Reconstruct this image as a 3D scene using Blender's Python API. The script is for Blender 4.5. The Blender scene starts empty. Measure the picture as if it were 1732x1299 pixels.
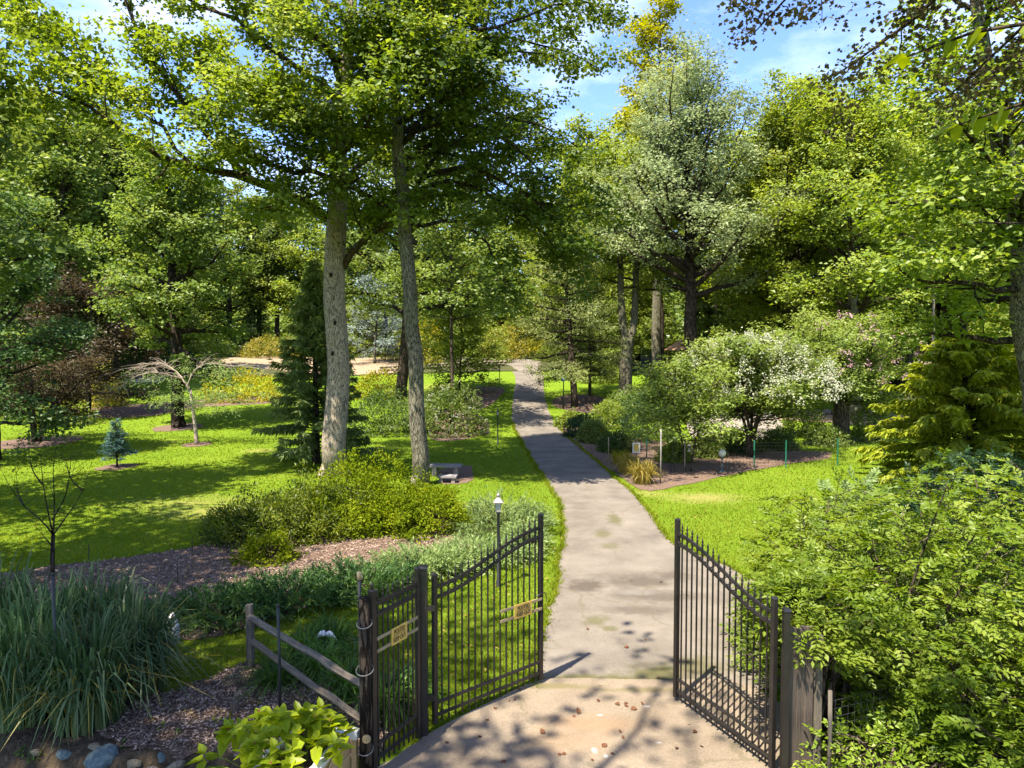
import bpy, bmesh, math, random
import numpy as np
from mathutils import Vector, Matrix

# ------------------------------------------------------------------ camera, sky, sun, exposure
S = bpy.context.scene
COL = S.collection
F = 1155.0
CAMZ = 5.08
PITCH = math.radians(2.5)
cam = bpy.data.cameras.new('camera')
cam.sensor_width = 36.0
cam.lens = 36.0 * F / 1732.0
cam.clip_start = 0.1
cam.clip_end = 3000
cam_ob = bpy.data.objects.new('camera', cam)
COL.objects.link(cam_ob)
cam_ob.location = (0, 0, CAMZ)
cam_ob.rotation_euler = (math.pi / 2 - PITCH, 0, 0)
S.camera = cam_ob

SUN_TO = Vector((-0.76, -0.95, 2.3)).normalized()
SUN_EL = math.asin(SUN_TO.z)
SUN_AZ = math.atan2(SUN_TO.x, SUN_TO.y)
sun = bpy.data.lights.new('sun', 'SUN')
sun.energy = 5.0
sun.angle = math.radians(0.55)
sun.color = (1.0, 0.92, 0.77)
sun_ob = bpy.data.objects.new('sun', sun)
COL.objects.link(sun_ob)
sun_ob.location = (-20, -20, 60)
sun_ob.rotation_euler = (-SUN_TO).to_track_quat('-Z', 'Y').to_euler()

world = bpy.data.worlds.new('World')
S.world = world
world.use_nodes = True
wn, wl = world.node_tree.nodes, world.node_tree.links
bg = wn['Background']
sky = wn.new('ShaderNodeTexSky')
sky.sky_type = 'NISHITA'
sky.sun_disc = False
sky.sun_elevation = SUN_EL
sky.sun_rotation = SUN_AZ
sky.dust_density = 0.6
sky.air_density = 1.0
sky.ozone_density = 1.6
tc = wn.new('ShaderNodeTexCoord')
mp = wn.new('ShaderNodeMapping')
mp.inputs['Scale'].default_value = (1.6, 1.6, 4.2)
cn = wn.new('ShaderNodeTexNoise')
cn.inputs['Scale'].default_value = 2.2
cn.inputs['Detail'].default_value = 7
cn.inputs['Roughness'].default_value = 0.58
cr = wn.new('ShaderNodeMapRange')
cr.inputs[1].default_value = 0.50
cr.inputs[2].default_value = 0.90
cr.inputs[4].default_value = 0.75
cm = wn.new('ShaderNodeMix')
cm.data_type = 'RGBA'
cm.inputs['B'].default_value = (4.6, 4.7, 5.0, 1)
wl.new(tc.outputs['Generated'], mp.inputs['Vector'])
wl.new(mp.outputs['Vector'], cn.inputs['Vector'])
wl.new(cn.outputs[0], cr.inputs[0])
wl.new(cr.outputs[0], cm.inputs['Factor'])
sh_ = wn.new('ShaderNodeHueSaturation')
sh_.inputs['Hue'].default_value = .515
sh_.inputs['Saturation'].default_value = 1.2
sh_.inputs['Value'].default_value = .8
wl.new(sky.outputs[0], sh_.inputs['Color'])
wl.new(sh_.outputs[0], cm.inputs['A'])
wl.new(cm.outputs['Result'], bg.inputs['Color'])
bg.inputs['Strength'].default_value = 0.15

S.view_settings.view_transform = 'Standard'
S.view_settings.look = 'None'
S.view_settings.exposure = 1.88
S.view_settings.gamma = 1.0
S.view_settings.use_curve_mapping = False
S.render.engine = 'CYCLES'
S.cycles.max_bounces = 6
S.cycles.diffuse_bounces = 4
S.cycles.glossy_bounces = 2
S.cycles.transmission_bounces = 5
S.cycles.transparent_max_bounces = 6
S.cycles.use_denoising = True
S.cycles.caustics_reflective = False
S.cycles.caustics_refractive = False

# ------------------------------------------------------------------ helpers
cP, sP = math.cos(PITCH), math.sin(PITCH)

def ray(px, py):
    a, b = (px - 866.0) / F, -(py - 649.5) / F
    return np.array([a, cP + b * sP, b * cP - sP])

def W(px, py, d):
    r = ray(px, py)
    return np.array([0, 0, CAMZ]) + r * (d / r[1])

def _sp(u, k=4.0):
    return k * np.logaddexp(0, np.asarray(u, float) / k)

def sstep(a, b, x):
    t = np.clip((np.asarray(x, float) - a) / (b - a), 0, 1)
    return t * t * (3 - 2 * t)

def tz(x, y):
    x = np.asarray(x, float); y = np.asarray(y, float)
    z = 0.125 * (_sp(y - 50) - _sp(y - 88)) + 0.02 * _sp(y - 100)
    z = z + 0.16 * np.sin(x * .13 + 1) * np.sin(y * .11 + x * .05) * np.clip((y - 22) / 15, 0, 1) * (1 - np.exp(-((x - 2) / 6.0) ** 2))
    z = z - 0.38 * (1 - sstep(8.15, 8.55, y + 0.12 * np.sin(x * 2.1))) * (1 - sstep(-3.4, -2.5, x))
    return z

def gnd(px, py):
    r = ray(px, py)
    lo, hi = 1.0, 1.0
    while hi < 400 and CAMZ + r[2] * hi >= tz(r[0] * hi, r[1] * hi):
        lo = hi; hi += 0.8
    for _ in range(14):
        t = (lo + hi) / 2
        if CAMZ + r[2] * t >= tz(r[0] * t, r[1] * t): lo = t
        else: hi = t
    p = r * hi
    return np.array([p[0], p[1], float(tz(p[0], p[1]))])

def nrm(a):
    a = np.asarray(a, float)
    return a / (np.linalg.norm(a, axis=-1, keepdims=True) + 1e-9)

class MB:
    def __init__(s):
        s.v, s.f, s.r, s.n = [], [], [], 0
    def add(s, v, f, rnd=None):
        v = np.asarray(v, float).reshape(-1, 3); f = np.asarray(f, int)
        s.v.append(v); s.f.append(f + s.n); s.n += len(v)
        s.r.append(np.random.rand(len(f)) if rnd is None else np.broadcast_to(rnd, (len(f),)))
        return s
    def tube(s, pts, rad, sides=6, cap=True):
        P = np.asarray(pts, float); n = len(P)
        R = np.broadcast_to(np.asarray(rad, float), (n,))
        T = np.gradient(P, axis=0); T = nrm(T)
        ref = np.array([0, 0, 1.0]) if abs(T[:, 2]).mean() < .85 else np.array([1.0, 0, 0])
        U = nrm(np.cross(T, ref)); V = np.cross(T, U)
        a = np.arange(sides) * 2 * math.pi / sides
        ring = P[:, None] + R[:, None, None] * (np.cos(a)[None, :, None] * U[:, None] + np.sin(a)[None, :, None] * V[:, None])
        i = np.arange(n - 1)[:, None] * sides; j = np.arange(sides)[None]; k = (j + 1) % sides
        q = np.stack([i + j, i + k, i + sides + k, i + sides + j], -1).reshape(-1, 4)
        rr = np.random.rand()
        s.add(ring.reshape(-1, 3), q, rr)
        if cap and sides >= 3:
            for b, rev in ((0, 1), ((n - 1) * sides, 0)):
                idx = list(range(b, b + sides))
                if rev: idx = idx[::-1]
                s.f.append(np.array([[idx[0], idx[m], idx[m + 1]] for m in range(1, sides - 1)]) + s.n - n * sides)
                s.r.append(np.full(sides - 2, rr))
        return s
    def box(s, c, d, rot=None, taper=1.0):
        hx, hy, hz = d[0] / 2, d[1] / 2, d[2] / 2
        v = np.array([[x * (taper if z > 0 else 1), y * (taper if z > 0 else 1), z] for z in (-hz, hz) for x, y in ((-hx, -hy), (hx, -hy), (hx, hy), (-hx, hy))])
        if rot is not None: v = v @ np.array(rot).T
        f = [[0, 3, 2, 1], [4, 5, 6, 7], [0, 1, 5, 4], [1, 2, 6, 5], [2, 3, 7, 6], [3, 0, 4, 7]]
        return s.add(v + np.asarray(c, float), f, np.random.rand())
    def lathe(s, prof, sides=10, c=(0, 0, 0)):
        pr = np.asarray(prof, float)
        a = np.arange(sides) * 2 * math.pi / sides
        ring = np.stack([pr[:, 0][:, None] * np.cos(a), pr[:, 0][:, None] * np.sin(a), np.repeat(pr[:, 1][:, None], sides, 1)], -1)
        n = len(pr)
        i = np.arange(n - 1)[:, None] * sides; j = np.arange(sides)[None]; k = (j + 1) % sides
        q = np.stack([i + j, i + k, i + sides + k, i + sides + j], -1).reshape(-1, 4)
        return s.add(ring.reshape(-1, 3) + np.asarray(c, float), q, np.random.rand())
    def leaves(s, P, A, N, L, Wd, fold=.25, six=False, rnd=None, curl=0.0):
        P = np.asarray(P, float); n = len(P)
        A = nrm(A); N = N - (N * A).sum(1, keepdims=True) * A; N = nrm(N); B = np.cross(A, N)
        L = np.broadcast_to(L, (n,))[:, None]; Wd = np.broadcast_to(Wd, (n,))[:, None]
        rnd = np.random.rand(n) if rnd is None else rnd
        up = N * Wd * fold
        if six:
            base, tip = P, P + A * L - N * L * curl
            l1 = P + A * L * .28 + B * Wd * .5 + up; l2 = P + A * L * .66 + B * Wd * .38 + up * .7 - N * L * curl * .4
            r1 = P + A * L * .28 - B * Wd * .5 + up; r2 = P + A * L * .66 - B * Wd * .38 + up * .7 - N * L * curl * .4
            v = np.stack([base, l1, l2, tip, r2, r1], 1).reshape(-1, 3)
            o = np.arange(n)[:, None] * 6
            f = np.concatenate([o + np.array([0, 3, 2, 1]), o + np.array([0, 5, 4, 3])], 1).reshape(-1, 4)
            s.add(v, f, np.repeat(rnd, 2))
        else:
            tip = P + A * L; m = P + A * L * .45 + up
            v = np.stack([P, m + B * Wd * .5, tip, m - B * Wd * .5], 1).reshape(-1, 3)
            o = np.arange(n)[:, None] * 4
            f = np.concatenate([o + np.array([0, 2, 1]), o + np.array([0, 3, 2])], 1).reshape(-1, 3)
            s.add(v, f, np.repeat(rnd, 2))
        return s
    def mesh(s, name, mat, smooth=False):
        v = np.concatenate(s.v) if s.v else np.zeros((0, 3))
        me = bpy.data.meshes.new(name)
        me.vertices.add(len(v)); me.vertices.foreach_set('co', v.astype(np.float32).ravel())
        tot = np.concatenate([np.full(len(f), f.shape[1]) for f in s.f if len(f)])
        loops = np.concatenate([f.ravel() for f in s.f if len(f)])
        me.loops.add(len(loops)); me.loops.foreach_set('vertex_index', loops.astype(np.int32))
        me.polygons.add(len(tot))
        st = np.concatenate([[0], np.cumsum(tot)[:-1]])
        me.polygons.foreach_set('loop_start', st.astype(np.int32))
        me.polygons.foreach_set('use_smooth', np.full(len(tot), smooth))
        me.update(calc_edges=True)
        at = me.attributes.new('rnd', 'FLOAT', 'FACE')
        at.data.foreach_set('value', np.concatenate([r for r, f in zip(s.r, s.f) if len(f)]).astype(np.float32))
        if mat: me.materials.append(mat)
        return me
    def build(s, name, mat, parent=None, smooth=False, loc=None):
        o = bpy.data.objects.new(name, s.mesh(name, mat, smooth))
        COL.objects.link(o)
        if parent: o.parent = parent
        if loc is not None: o.location = loc
        return o

def tag(o, label=None, cat=None, group=None, kind=None):
    if label: o['label'] = label
    if cat: o['category'] = cat
    if group: o['group'] = group
    if kind: o['kind'] = kind
    return o

def empty(name, loc, label, cat, group=None, rz=0.0):
    o = bpy.data.objects.new(name, None)
    COL.objects.link(o)
    o.location = [float(q) for q in loc]; o.rotation_euler = (0, 0, rz)
    o.empty_display_size = .2
    return tag(o, label, cat, group)

def link(name, me, parent=None, loc=None, rot=None, scale=None, mat=None):
    o = bpy.data.objects.new(name, me)
    COL.objects.link(o)
    if parent: o.parent = parent
    if loc is not None: o.location = [float(q) for q in loc]
    if rot is not None: o.rotation_euler = rot
    if scale is not None: o.scale = (scale,) * 3 if np.isscalar(scale) else scale
    if mat:
        o.material_slots[0].link = 'OBJECT'; o.material_slots[0].material = mat
    return o

# ------------------------------------------------------------------ materials
def newmat(name):
    m = bpy.data.materials.new(name); m.use_nodes = True
    nt = m.node_tree
    return m, nt.nodes, nt.links, nt.nodes['Principled BSDF']

def node(n, t, **kw):
    q = n.new(t)
    for k, v in kw.items():
        q.inputs[k.replace('_', ' ')].default_value = v
    return q

KEEP = [False]
def ramp(n, stops):
    if KEEP[0]: stops = [(p, tuple(q * .78 for q in c)) for p, c in stops]
    r = n.new('ShaderNodeValToRGB')
    e = r.color_ramp.elements
    while len(e) < len(stops): e.new(.5)
    for q, (p, c) in zip(e, stops):
        q.position = p; q.color = (*c, 1)
    return r

def leafmat(name, dark, mid, light, trans=.38, gloss=.05, freq=.55):
    trans = min(trans + .07, .55); gloss = min(gloss, .018)
    m, n, l, p = newmat(name)
    at = n.new('ShaderNodeAttribute'); at.attribute_name = 'rnd'
    co = n.new('ShaderNodeTexCoord')
    nz = node(n, 'ShaderNodeTexNoise', Scale=freq, Detail=2.0)
    l.new(co.outputs['Object'], nz.inputs['Vector'])
    oi = n.new('ShaderNodeObjectInfo')
    mx = n.new('ShaderNodeMath'); mx.operation = 'MULTIPLY_ADD'; mx.inputs[1].default_value = .55
    l.new(at.outputs['Fac'], mx.inputs[0])
    m2 = n.new('ShaderNodeMath'); m2.operation = 'MULTIPLY_ADD'; m2.inputs[1].default_value = 1.1; m2.inputs[2].default_value = -.33
    l.new(nz.outputs[0], m2.inputs[0]); l.new(m2.outputs[0], mx.inputs[2])
    r = ramp(n, [(.05, dark), (.45, mid), (.95, light)])
    l.new(mx.outputs[0], r.inputs[0])
    hs = n.new('ShaderNodeHueSaturation')
    mr = n.new('ShaderNodeMapRange'); mr.inputs[3].default_value = .82; mr.inputs[4].default_value = 1.18
    l.new(oi.outputs['Random'], mr.inputs[0]); l.new(mr.outputs[0], hs.inputs['Value']); l.new(r.outputs[0], hs.inputs['Color'])
    df = n.new('ShaderNodeBsdfDiffuse'); tr = n.new('ShaderNodeBsdfTranslucent'); gl = n.new('ShaderNodeBsdfGlossy')
    gl.inputs['Roughness'].default_value = .45
    h2 = n.new('ShaderNodeHueSaturation'); h2.inputs['Hue'].default_value = .485; h2.inputs['Saturation'].default_value = 1.1; h2.inputs['Value'].default_value = 1.25
    l.new(hs.outputs[0], df.inputs[0]); l.new(hs.outputs[0], h2.inputs['Color']); l.new(h2.outputs[0], tr.inputs[0])
    a = n.new('ShaderNodeMixShader'); a.inputs[0].default_value = trans
    b = n.new('ShaderNodeMixShader'); b.inputs[0].default_value = gloss
    l.new(df.outputs[0], a.inputs[1]); l.new(tr.outputs[0], a.inputs[2]); l.new(a.outputs[0], b.inputs[1]); l.new(gl.outputs[0], b.inputs[2])
    l.new(b.outputs[0], n['Material Output'].inputs[0]); n.remove(p)
    return m

def rough(name, stops, *a, **k):
    KEEP[0] = True; m = rough_(name, stops, *a, **k); KEEP[0] = False
    return m

def rough_(name, stops, scale=4, detail=6, bump=.3, bscale=None, rough=.9, stretch=(1, 1, 1), spec=.2, metallic=0, use_rnd=0.0, dist=.02):
    m, n, l, p = newmat(name)
    co = n.new('ShaderNodeTexCoord'); mp = n.new('ShaderNodeMapping'); mp.inputs['Scale'].default_value = stretch
    l.new(co.outputs['Object'], mp.inputs[0])
    nz = node(n, 'ShaderNodeTexNoise', Scale=scale, Detail=detail, Roughness=.65)
    l.new(mp.outputs[0], nz.inputs['Vector'])
    r = ramp(n, stops)
    src = nz.outputs[0]
    if use_rnd:
        at = n.new('ShaderNodeAttribute'); at.attribute_name = 'rnd'
        mm = n.new('ShaderNodeMath'); mm.operation = 'MULTIPLY_ADD'; mm.inputs[1].default_value = use_rnd
        m3 = n.new('ShaderNodeMath'); m3.operation = 'SUBTRACT'; m3.inputs[1].default_value = use_rnd * .5
        l.new(at.outputs['Fac'], mm.inputs[0]); l.new(src, m3.inputs[0]); l.new(m3.outputs[0], mm.inputs[2]); src = mm.outputs[0]
    l.new(src, r.inputs[0]); l.new(r.outputs[0], p.inputs['Base Color'])
    nb = node(n, 'ShaderNodeTexNoise', Scale=bscale or scale * 2.5, Detail=5.0)
    l.new(mp.outputs[0], nb.inputs['Vector'])
    bp = n.new('ShaderNodeBump'); bp.inputs['Strength'].default_value = bump; bp.inputs['Distance'].default_value = dist
    l.new(nb.outputs[0], bp.inputs['Height']); l.new(bp.outputs[0], p.inputs['Normal'])
    p.inputs['Roughness'].default_value = rough; p.inputs['Specular IOR Level'].default_value = spec; p.inputs['Metallic'].default_value = metallic
    return m

def ellipse_masks(n, l, pos, spots, soft=True):
    """worn / stained patches with their own place and shape; returns a 0..1 socket"""
    nz = node(n, 'ShaderNodeTexNoise', Scale=1.7 if soft else 3.2, Detail=7.0, Roughness=.7)
    l.new(pos, nz.inputs['Vector'])
    acc = None
    for (x, y, rx, ry, s) in spots:
        mp = n.new('ShaderNodeMapping'); mp.vector_type = 'POINT'
        mp.inputs['Location'].default_value = (-x / rx, -y / ry, 0); mp.inputs['Scale'].default_value = (1 / rx, 1 / ry, 0)
        l.new(pos, mp.inputs[0])
        ln = n.new('ShaderNodeVectorMath'); ln.operation = 'LENGTH'; l.new(mp.outputs[0], ln.inputs[0])
        ad = n.new('ShaderNodeMath'); ad.operation = 'MULTIPLY_ADD'; ad.inputs[1].default_value = 1.9
        l.new(nz.outputs[0], ad.inputs[0]); l.new(ln.outputs['Value'], ad.inputs[2])
        mr = n.new('ShaderNodeMapRange'); mr.inputs[1].default_value = 2.1 if soft else 1.95; mr.inputs[2].default_value = .75 if soft else 1.3; mr.inputs[4].default_value = s
        l.new(ad.outputs[0], mr.inputs[0])
        if acc is None: acc = mr.outputs[0]
        else:
            mx = n.new('ShaderNodeMath'); mx.operation = 'MAXIMUM'; l.new(acc, mx.inputs[0]); l.new(mr.outputs[0], mx.inputs[1]); acc = mx.outputs[0]
    return acc

def mixcol(n, l, fac, a, b):
    m = n.new('ShaderNodeMix'); m.data_type = 'RGBA'
    if hasattr(fac, 'is_linked'): l.new(fac, m.inputs['Factor'])
    else: m.inputs['Factor'].default_value = fac
    for k, q in (('A', a), ('B', b)):
        if isinstance(q, tuple): m.inputs[k].default_value = (*q, 1)
        else: l.new(q, m.inputs[k])
    return m.outputs['Result']

def noise_col(n, l, pos, scale, stops, detail=6.0, rg=.6):
    z = node(n, 'ShaderNodeTexNoise', Scale=scale, Detail=detail, Roughness=rg)
    l.new(pos, z.inputs['Vector'])
    r = ramp(n, stops); l.new(z.outputs[0], r.inputs[0])
    return r.outputs[0], z.outputs[0]

LAWN_SPOTS = [tuple(gnd(1190, 842)[:2]) + (1.6, 1.0, .95), tuple(gnd(1100, 835)[:2]) + (1.0, .8, .6), tuple(gnd(395, 865)[:2]) + (3.2, 1.5, .75),
              tuple(gnd(330, 850)[:2]) + (3.0, 1.5, .5), tuple(gnd(440, 762)[:2]) + (1.2, .8, .7), tuple(gnd(740, 655)[:2]) + (3.0, 3.0, .4), tuple(gnd(820, 865)[:2]) + (1.5, 2, .5)]

def lawn_material():
    m, n, l, p = newmat('lawn')
    g = n.new('ShaderNodeNewGeometry').outputs['Position']
    c1, _ = noise_col(n, l, g, .22, [(.28, (.06, .10, .008)), (.45, (.10, .145, .010)), (.6, (.13, .17, .014)), (.75, (.19, .19, .04))])
    c2, z2 = noise_col(n, l, g, 9, [(.3, (.055, .105, .007)), (.55, (.11, .19, .012)), (.8, (.19, .28, .03))], 8.0, .75)
    c = mixcol(n, l, .5, c1, c2)
    mk = ellipse_masks(n, l, g, LAWN_SPOTS)
    d, _ = noise_col(n, l, g, 14, [(.3, (.17, .15, .04)), (.7, (.31, .24, .10))])
    c = mixcol(n, l, mk, c, d)
    l.new(c, p.inputs['Base Color'])
    bp = n.new('ShaderNodeBump'); bp.inputs['Strength'].default_value = .9; bp.inputs['Distance'].default_value = .05
    zz = node(n, 'ShaderNodeTexNoise', Scale=22.0, Detail=6.0, Roughness=.8); l.new(g, zz.inputs['Vector'])
    l.new(zz.outputs[0], bp.inputs['Height']); l.new(bp.outputs[0], p.inputs['Normal'])
    p.inputs['Roughness'].default_value = 1; p.inputs['Specular IOR Level'].default_value = .05
    return m

def paving_material(name, base, stains, crack=True, fine=60.0):
    m, n, l, p = newmat(name)
    g = n.new('ShaderNodeNewGeometry').outputs['Position']
    b, _ = noise_col(n, l, g, .7, base, 8.0, .65)
    f, fz = noise_col(n, l, g, fine, [(.3, (.28, .28, .28)), (.5, (.5, .5, .5)), (.72, (.72, .70, .67))], 6.0, .85)
    mm = n.new('ShaderNodeMix'); mm.data_type = 'RGBA'; mm.blend_type = 'OVERLAY'; mm.inputs['Factor'].default_value = .95
    l.new(b, mm.inputs['A']); l.new(f, mm.inputs['B']); c = mm.outputs['Result']
    for spots, col in stains:
        mk = ellipse_masks(n, l, g, spots, False)
        c = mixcol(n, l, mk, c, col)
    if crack:
        vo = n.new('ShaderNodeTexVoronoi'); vo.feature = 'DISTANCE_TO_EDGE'; vo.inputs['Scale'].default_value = .55
        wz = node(n, 'ShaderNodeTexNoise', Scale=2.0, Detail=7.0, Roughness=.75); l.new(g, wz.inputs['Vector'])
        wm = n.new('ShaderNodeVectorMath'); wm.operation = 'MULTIPLY_ADD'; wm.inputs[1].default_value = (.7, .7, 0)
        l.new(wz.outputs['Color'], wm.inputs[0]); l.new(g, wm.inputs[2]); l.new(wm.outputs[0], vo.inputs['Vector'])
        mr = n.new('ShaderNodeMapRange'); mr.inputs[1].default_value = 0; mr.inputs[2].default_value = .018; mr.inputs[3].default_value = .75; mr.inputs[4].default_value = 0
        l.new(vo.outputs['Distance'], mr.inputs[0])
        pz = node(n, 'ShaderNodeTexNoise', Scale=.4, Detail=2.0); l.new(g, pz.inputs['Vector'])
        pr = n.new('ShaderNodeMapRange'); pr.inputs[1].default_value = .45; pr.inputs[2].default_value = .55; l.new(pz.outputs[0], pr.inputs[0])
        mu = n.new('ShaderNodeMath'); mu.operation = 'MULTIPLY'; l.new(mr.outputs[0], mu.inputs[0]); l.new(pr.outputs[0], mu.inputs[1])
        c = mixcol(n, l, mu.outputs[0], c, (.10, .085, .05))
    l.new(c, p.inputs['Base Color'])
    bp = n.new('ShaderNodeBump'); bp.inputs['Strength'].default_value = .35; bp.inputs['Distance'].default_value = .01
    l.new(fz, bp.inputs['Height']); l.new(bp.outputs[0], p.inputs['Normal'])
    p.inputs['Roughness'].default_value = .9; p.inputs['Specular IOR Level'].default_value = .15
    return m

def gs(px, py, rx, ry, s):
    q = gnd(px, py); return (q[0], q[1], rx, ry, s)

M = {}
M['lawn'] = lawn_material()
M['asphalt'] = paving_material('asphalt', [(.3, (.092, .078, .064)), (.5, (.135, .116, .095)), (.72, (.178, .153, .126))],
    [([gs(990, 992, .6, .5, .9), gs(1085, 985, 1.0, .55, .75), gs(1110, 1010, 1.0, .45, .7), gs(1080, 1035, .9, .3, .6), gs(1130, 975, .7, .4, .7)], (.062, .05, .038)),
     ([gs(980, 1152, 1.6, .25, .9), gs(1120, 1145, .7, .5, .95), gs(1180, 1130, .5, .5, .8), gs(1040, 880, .3, 1.0, .8), gs(1020, 905, .35, .6, .7), gs(1030, 925, .4, .4, .6), gs(1010, 1050, .3, .4, .7), gs(1028, 1065, .2, .2, .7)], (.075, .07, .028)),
     ([gs(1080, 1005, .5, .2, .35)], (.2, .185, .17))])
M['concrete'] = paving_material('concrete', [(.3, (.13, .10, .071)), (.5, (.17, .134, .096)), (.72, (.21, .168, .122))],
    [([gs(1000, 1230, .9, .35, .35), gs(960, 1260, .8, .4, .25)], (.22, .125, .06)), ([gs(1005, 1275, .05, .09, .8), gs(1025, 1285, .04, .05, .8), gs(1015, 1215, .05, .03, .8), gs(1095, 1200, .05, .025, .7), gs(1115, 1262, .06, .04, .6)], (.34, .33, .31)),
     ([gs(930, 1165, 1.0, .12, .9), gs(1090, 1172, 1.0, .1, .8)], (.12, .10, .05))], fine=40.0)
M['mulch'] = rough('mulch', [(.25, (.07, .045, .031)), (.5, (.16, .104, .075)), (.75, (.30, .205, .155))], 26, 6, 1.0, 40, 1, dist=.04)
M['chip'] = rough('mulch_chip', [(.2, (.07, .045, .03)), (.5, (.19, .125, .09)), (.8, (.44, .33, .255))], 3, 2, .3, use_rnd=.9, rough=.95)
M['sand'] = rough('sand', [(.3, (.24, .17, .105)), (.7, (.33, .245, .16))], 3, 8, .4, 20, 1)
M['soil'] = rough('soil', [(.25, (.03, .022, .014)), (.5, (.07, .05, .03)), (.75, (.14, .10, .06))], 9, 8, 1.0, 22, 1, dist=.05)
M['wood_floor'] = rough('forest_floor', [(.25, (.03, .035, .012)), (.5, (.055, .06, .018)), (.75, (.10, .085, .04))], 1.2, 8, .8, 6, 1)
M['iron'] = rough('black_iron', [(.3, (.012, .010, .009)), (.7, (.026, .021, .018))], 8, 4, .1, rough=.42, spec=.5)
M['dark_metal'] = rough('dark_metal', [(.3, (.02, .022, .02)), (.7, (.04, .042, .04))], 8, 4, .1, rough=.55, spec=.4)
M['wood_grey'] = rough('weathered_wood', [(.25, (.05, .042, .032)), (.5, (.13, .11, .085)), (.75, (.25, .21, .16))], 3, 8, .5, 12, .9, (9, 9, .8))
M['wood_rail'] = rough('weathered_rail', [(.25, (.07, .058, .045)), (.5, (.17, .14, .105)), (.75, (.30, .25, .19))], 3, 8, .5, 12, .9, (.8, 9, 9))
M['wood_slat'] = rough('pale_slat', [(.25, (.22, .16, .08)), (.6, (.40, .30, .17)), (.8, (.5, .4, .25))], 5, 6, .3, 15, .8, (1, 8, 8))
M['wood_pale'] = rough('pale_plank', [(.25, (.40, .26, .11)), (.6, (.58, .42, .21)), (.8, (.68, .52, .3))], 3, 6, .2, 12, .7, (8, 1, 8))
M['wood_brown'] = rough('brown_board', [(.25, (.045, .034, .027)), (.5, (.11, .085, .066)), (.75, (.20, .16, .125))], 3, 8, .5, 12, .9, (8, 8, .7))
M['white'] = rough('white_paint', [(.3, (.66, .66, .64)), (.7, (.8, .8, .78))], 6, 5, .1, rough=.5, spec=.4)
M['cloth'] = rough('white_cloth', [(.3, (.62, .60, .58)), (.7, (.8, .79, .77))], 12, 5, .4, rough=.9)
M['sign'] = rough('yellow_sign', [(.3, (.62, .38, .07)), (.7, (.75, .50, .14))], 10, 5, .1, rough=.6)
M['ink'] = rough('black_ink', [(.3, (.012, .012, .012)), (.7, (.02, .02, .02))], 10, 2, .05, rough=.6)
def bark(name, dark, mid, light, sc=3.0, moss=None, cw=.14):
    m, n, l, p = newmat(name)
    co = n.new('ShaderNodeTexCoord'); mp = n.new('ShaderNodeMapping'); mp.inputs['Scale'].default_value = (4.5, 4.5, .75)
    l.new(co.outputs['Object'], mp.inputs[0])
    wz = node(n, 'ShaderNodeTexNoise', Scale=2.2, Detail=6.0, Roughness=.7); l.new(mp.outputs[0], wz.inputs['Vector'])
    va = n.new('ShaderNodeVectorMath'); va.operation = 'MULTIPLY_ADD'; va.inputs[1].default_value = (.55, .55, .55)
    l.new(wz.outputs['Color'], va.inputs[0]); l.new(mp.outputs[0], va.inputs[2])
    vo = n.new('ShaderNodeTexVoronoi'); vo.feature = 'DISTANCE_TO_EDGE'; vo.inputs['Scale'].default_value = sc; l.new(va.outputs[0], vo.inputs['Vector'])
    fr = n.new('ShaderNodeMapRange'); fr.inputs[1].default_value = 0; fr.inputs[2].default_value = cw; l.new(vo.outputs['Distance'], fr.inputs[0])
    r = ramp(n, [(.25, dark), (.5, mid), (.75, light)]); l.new(wz.outputs[0], r.inputs[0])
    c = mixcol(n, l, fr.outputs[0], tuple(q * .55 for q in dark), r.outputs[0])
    bz = node(n, 'ShaderNodeTexNoise', Scale=.55, Detail=4.0); l.new(co.outputs['Object'], bz.inputs['Vector'])
    br = n.new('ShaderNodeMapRange'); br.inputs[1].default_value = .48; br.inputs[2].default_value = .68; br.inputs[4].default_value = .5; l.new(bz.outputs[0], br.inputs[0])
    c = mixcol(n, l, br.outputs[0], c, moss or tuple(q * .8 for q in mid))
    l.new(c, p.inputs['Base Color'])
    ad = n.new('ShaderNodeMath'); ad.operation = 'MULTIPLY_ADD'; ad.inputs[1].default_value = .35; l.new(wz.outputs[0], ad.inputs[0]); l.new(fr.outputs[0], ad.inputs[2])
    bp = n.new('ShaderNodeBump'); bp.inputs['Strength'].default_value = 1.0; bp.inputs['Distance'].default_value = .05
    l.new(ad.outputs[0], bp.inputs['Height']); l.new(bp.outputs[0], p.inputs['Normal'])
    p.inputs['Roughness'].default_value = .95; p.inputs['Specular IOR Level'].default_value = .1
    return m
M['bark_pale'] = bark('bark_pale', (.25, .205, .15), (.33, .27, .20), (.42, .35, .265), 4.5, (.32, .265, .20), .07)
M['bark_grey'] = bark('bark_grey', (.09, .08, .055), (.165, .148, .105), (.26, .235, .17), 4.5, (.15, .155, .08), .09)
M['bark_dark'] = bark('bark_dark', (.022, .016, .012), (.055, .041, .03), (.11, .085, .06))
M['bark_mid'] = bark('bark_mid', (.04, .029, .02), (.09, .068, .048), (.165, .13, .09))
M['twig_pale'] = rough('twig_pale', [(.25, (.22, .17, .125)), (.5, (.36, .29, .23)), (.75, (.5, .42, .35))], 5, 6, .4, 12, .9)
M['stone'] = rough('stone', [(.25, (.16, .125, .10)), (.5, (.30, .24, .20)), (.75, (.45, .37, .31))], 3, 8, .7, 9, .9, use_rnd=.3)
M['stone_blue'] = rough('bluestone', [(.25, (.05, .075, .078)), (.5, (.11, .15, .15)), (.75, (.2, .235, .22))], 4, 8, .6, 9, .8)
M['stone_tan'] = rough('tan_stone', [(.25, (.12, .10, .06)), (.5, (.22, .185, .12)), (.75, (.33, .28, .2))], 4, 8, .6, 9, .85)
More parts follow.
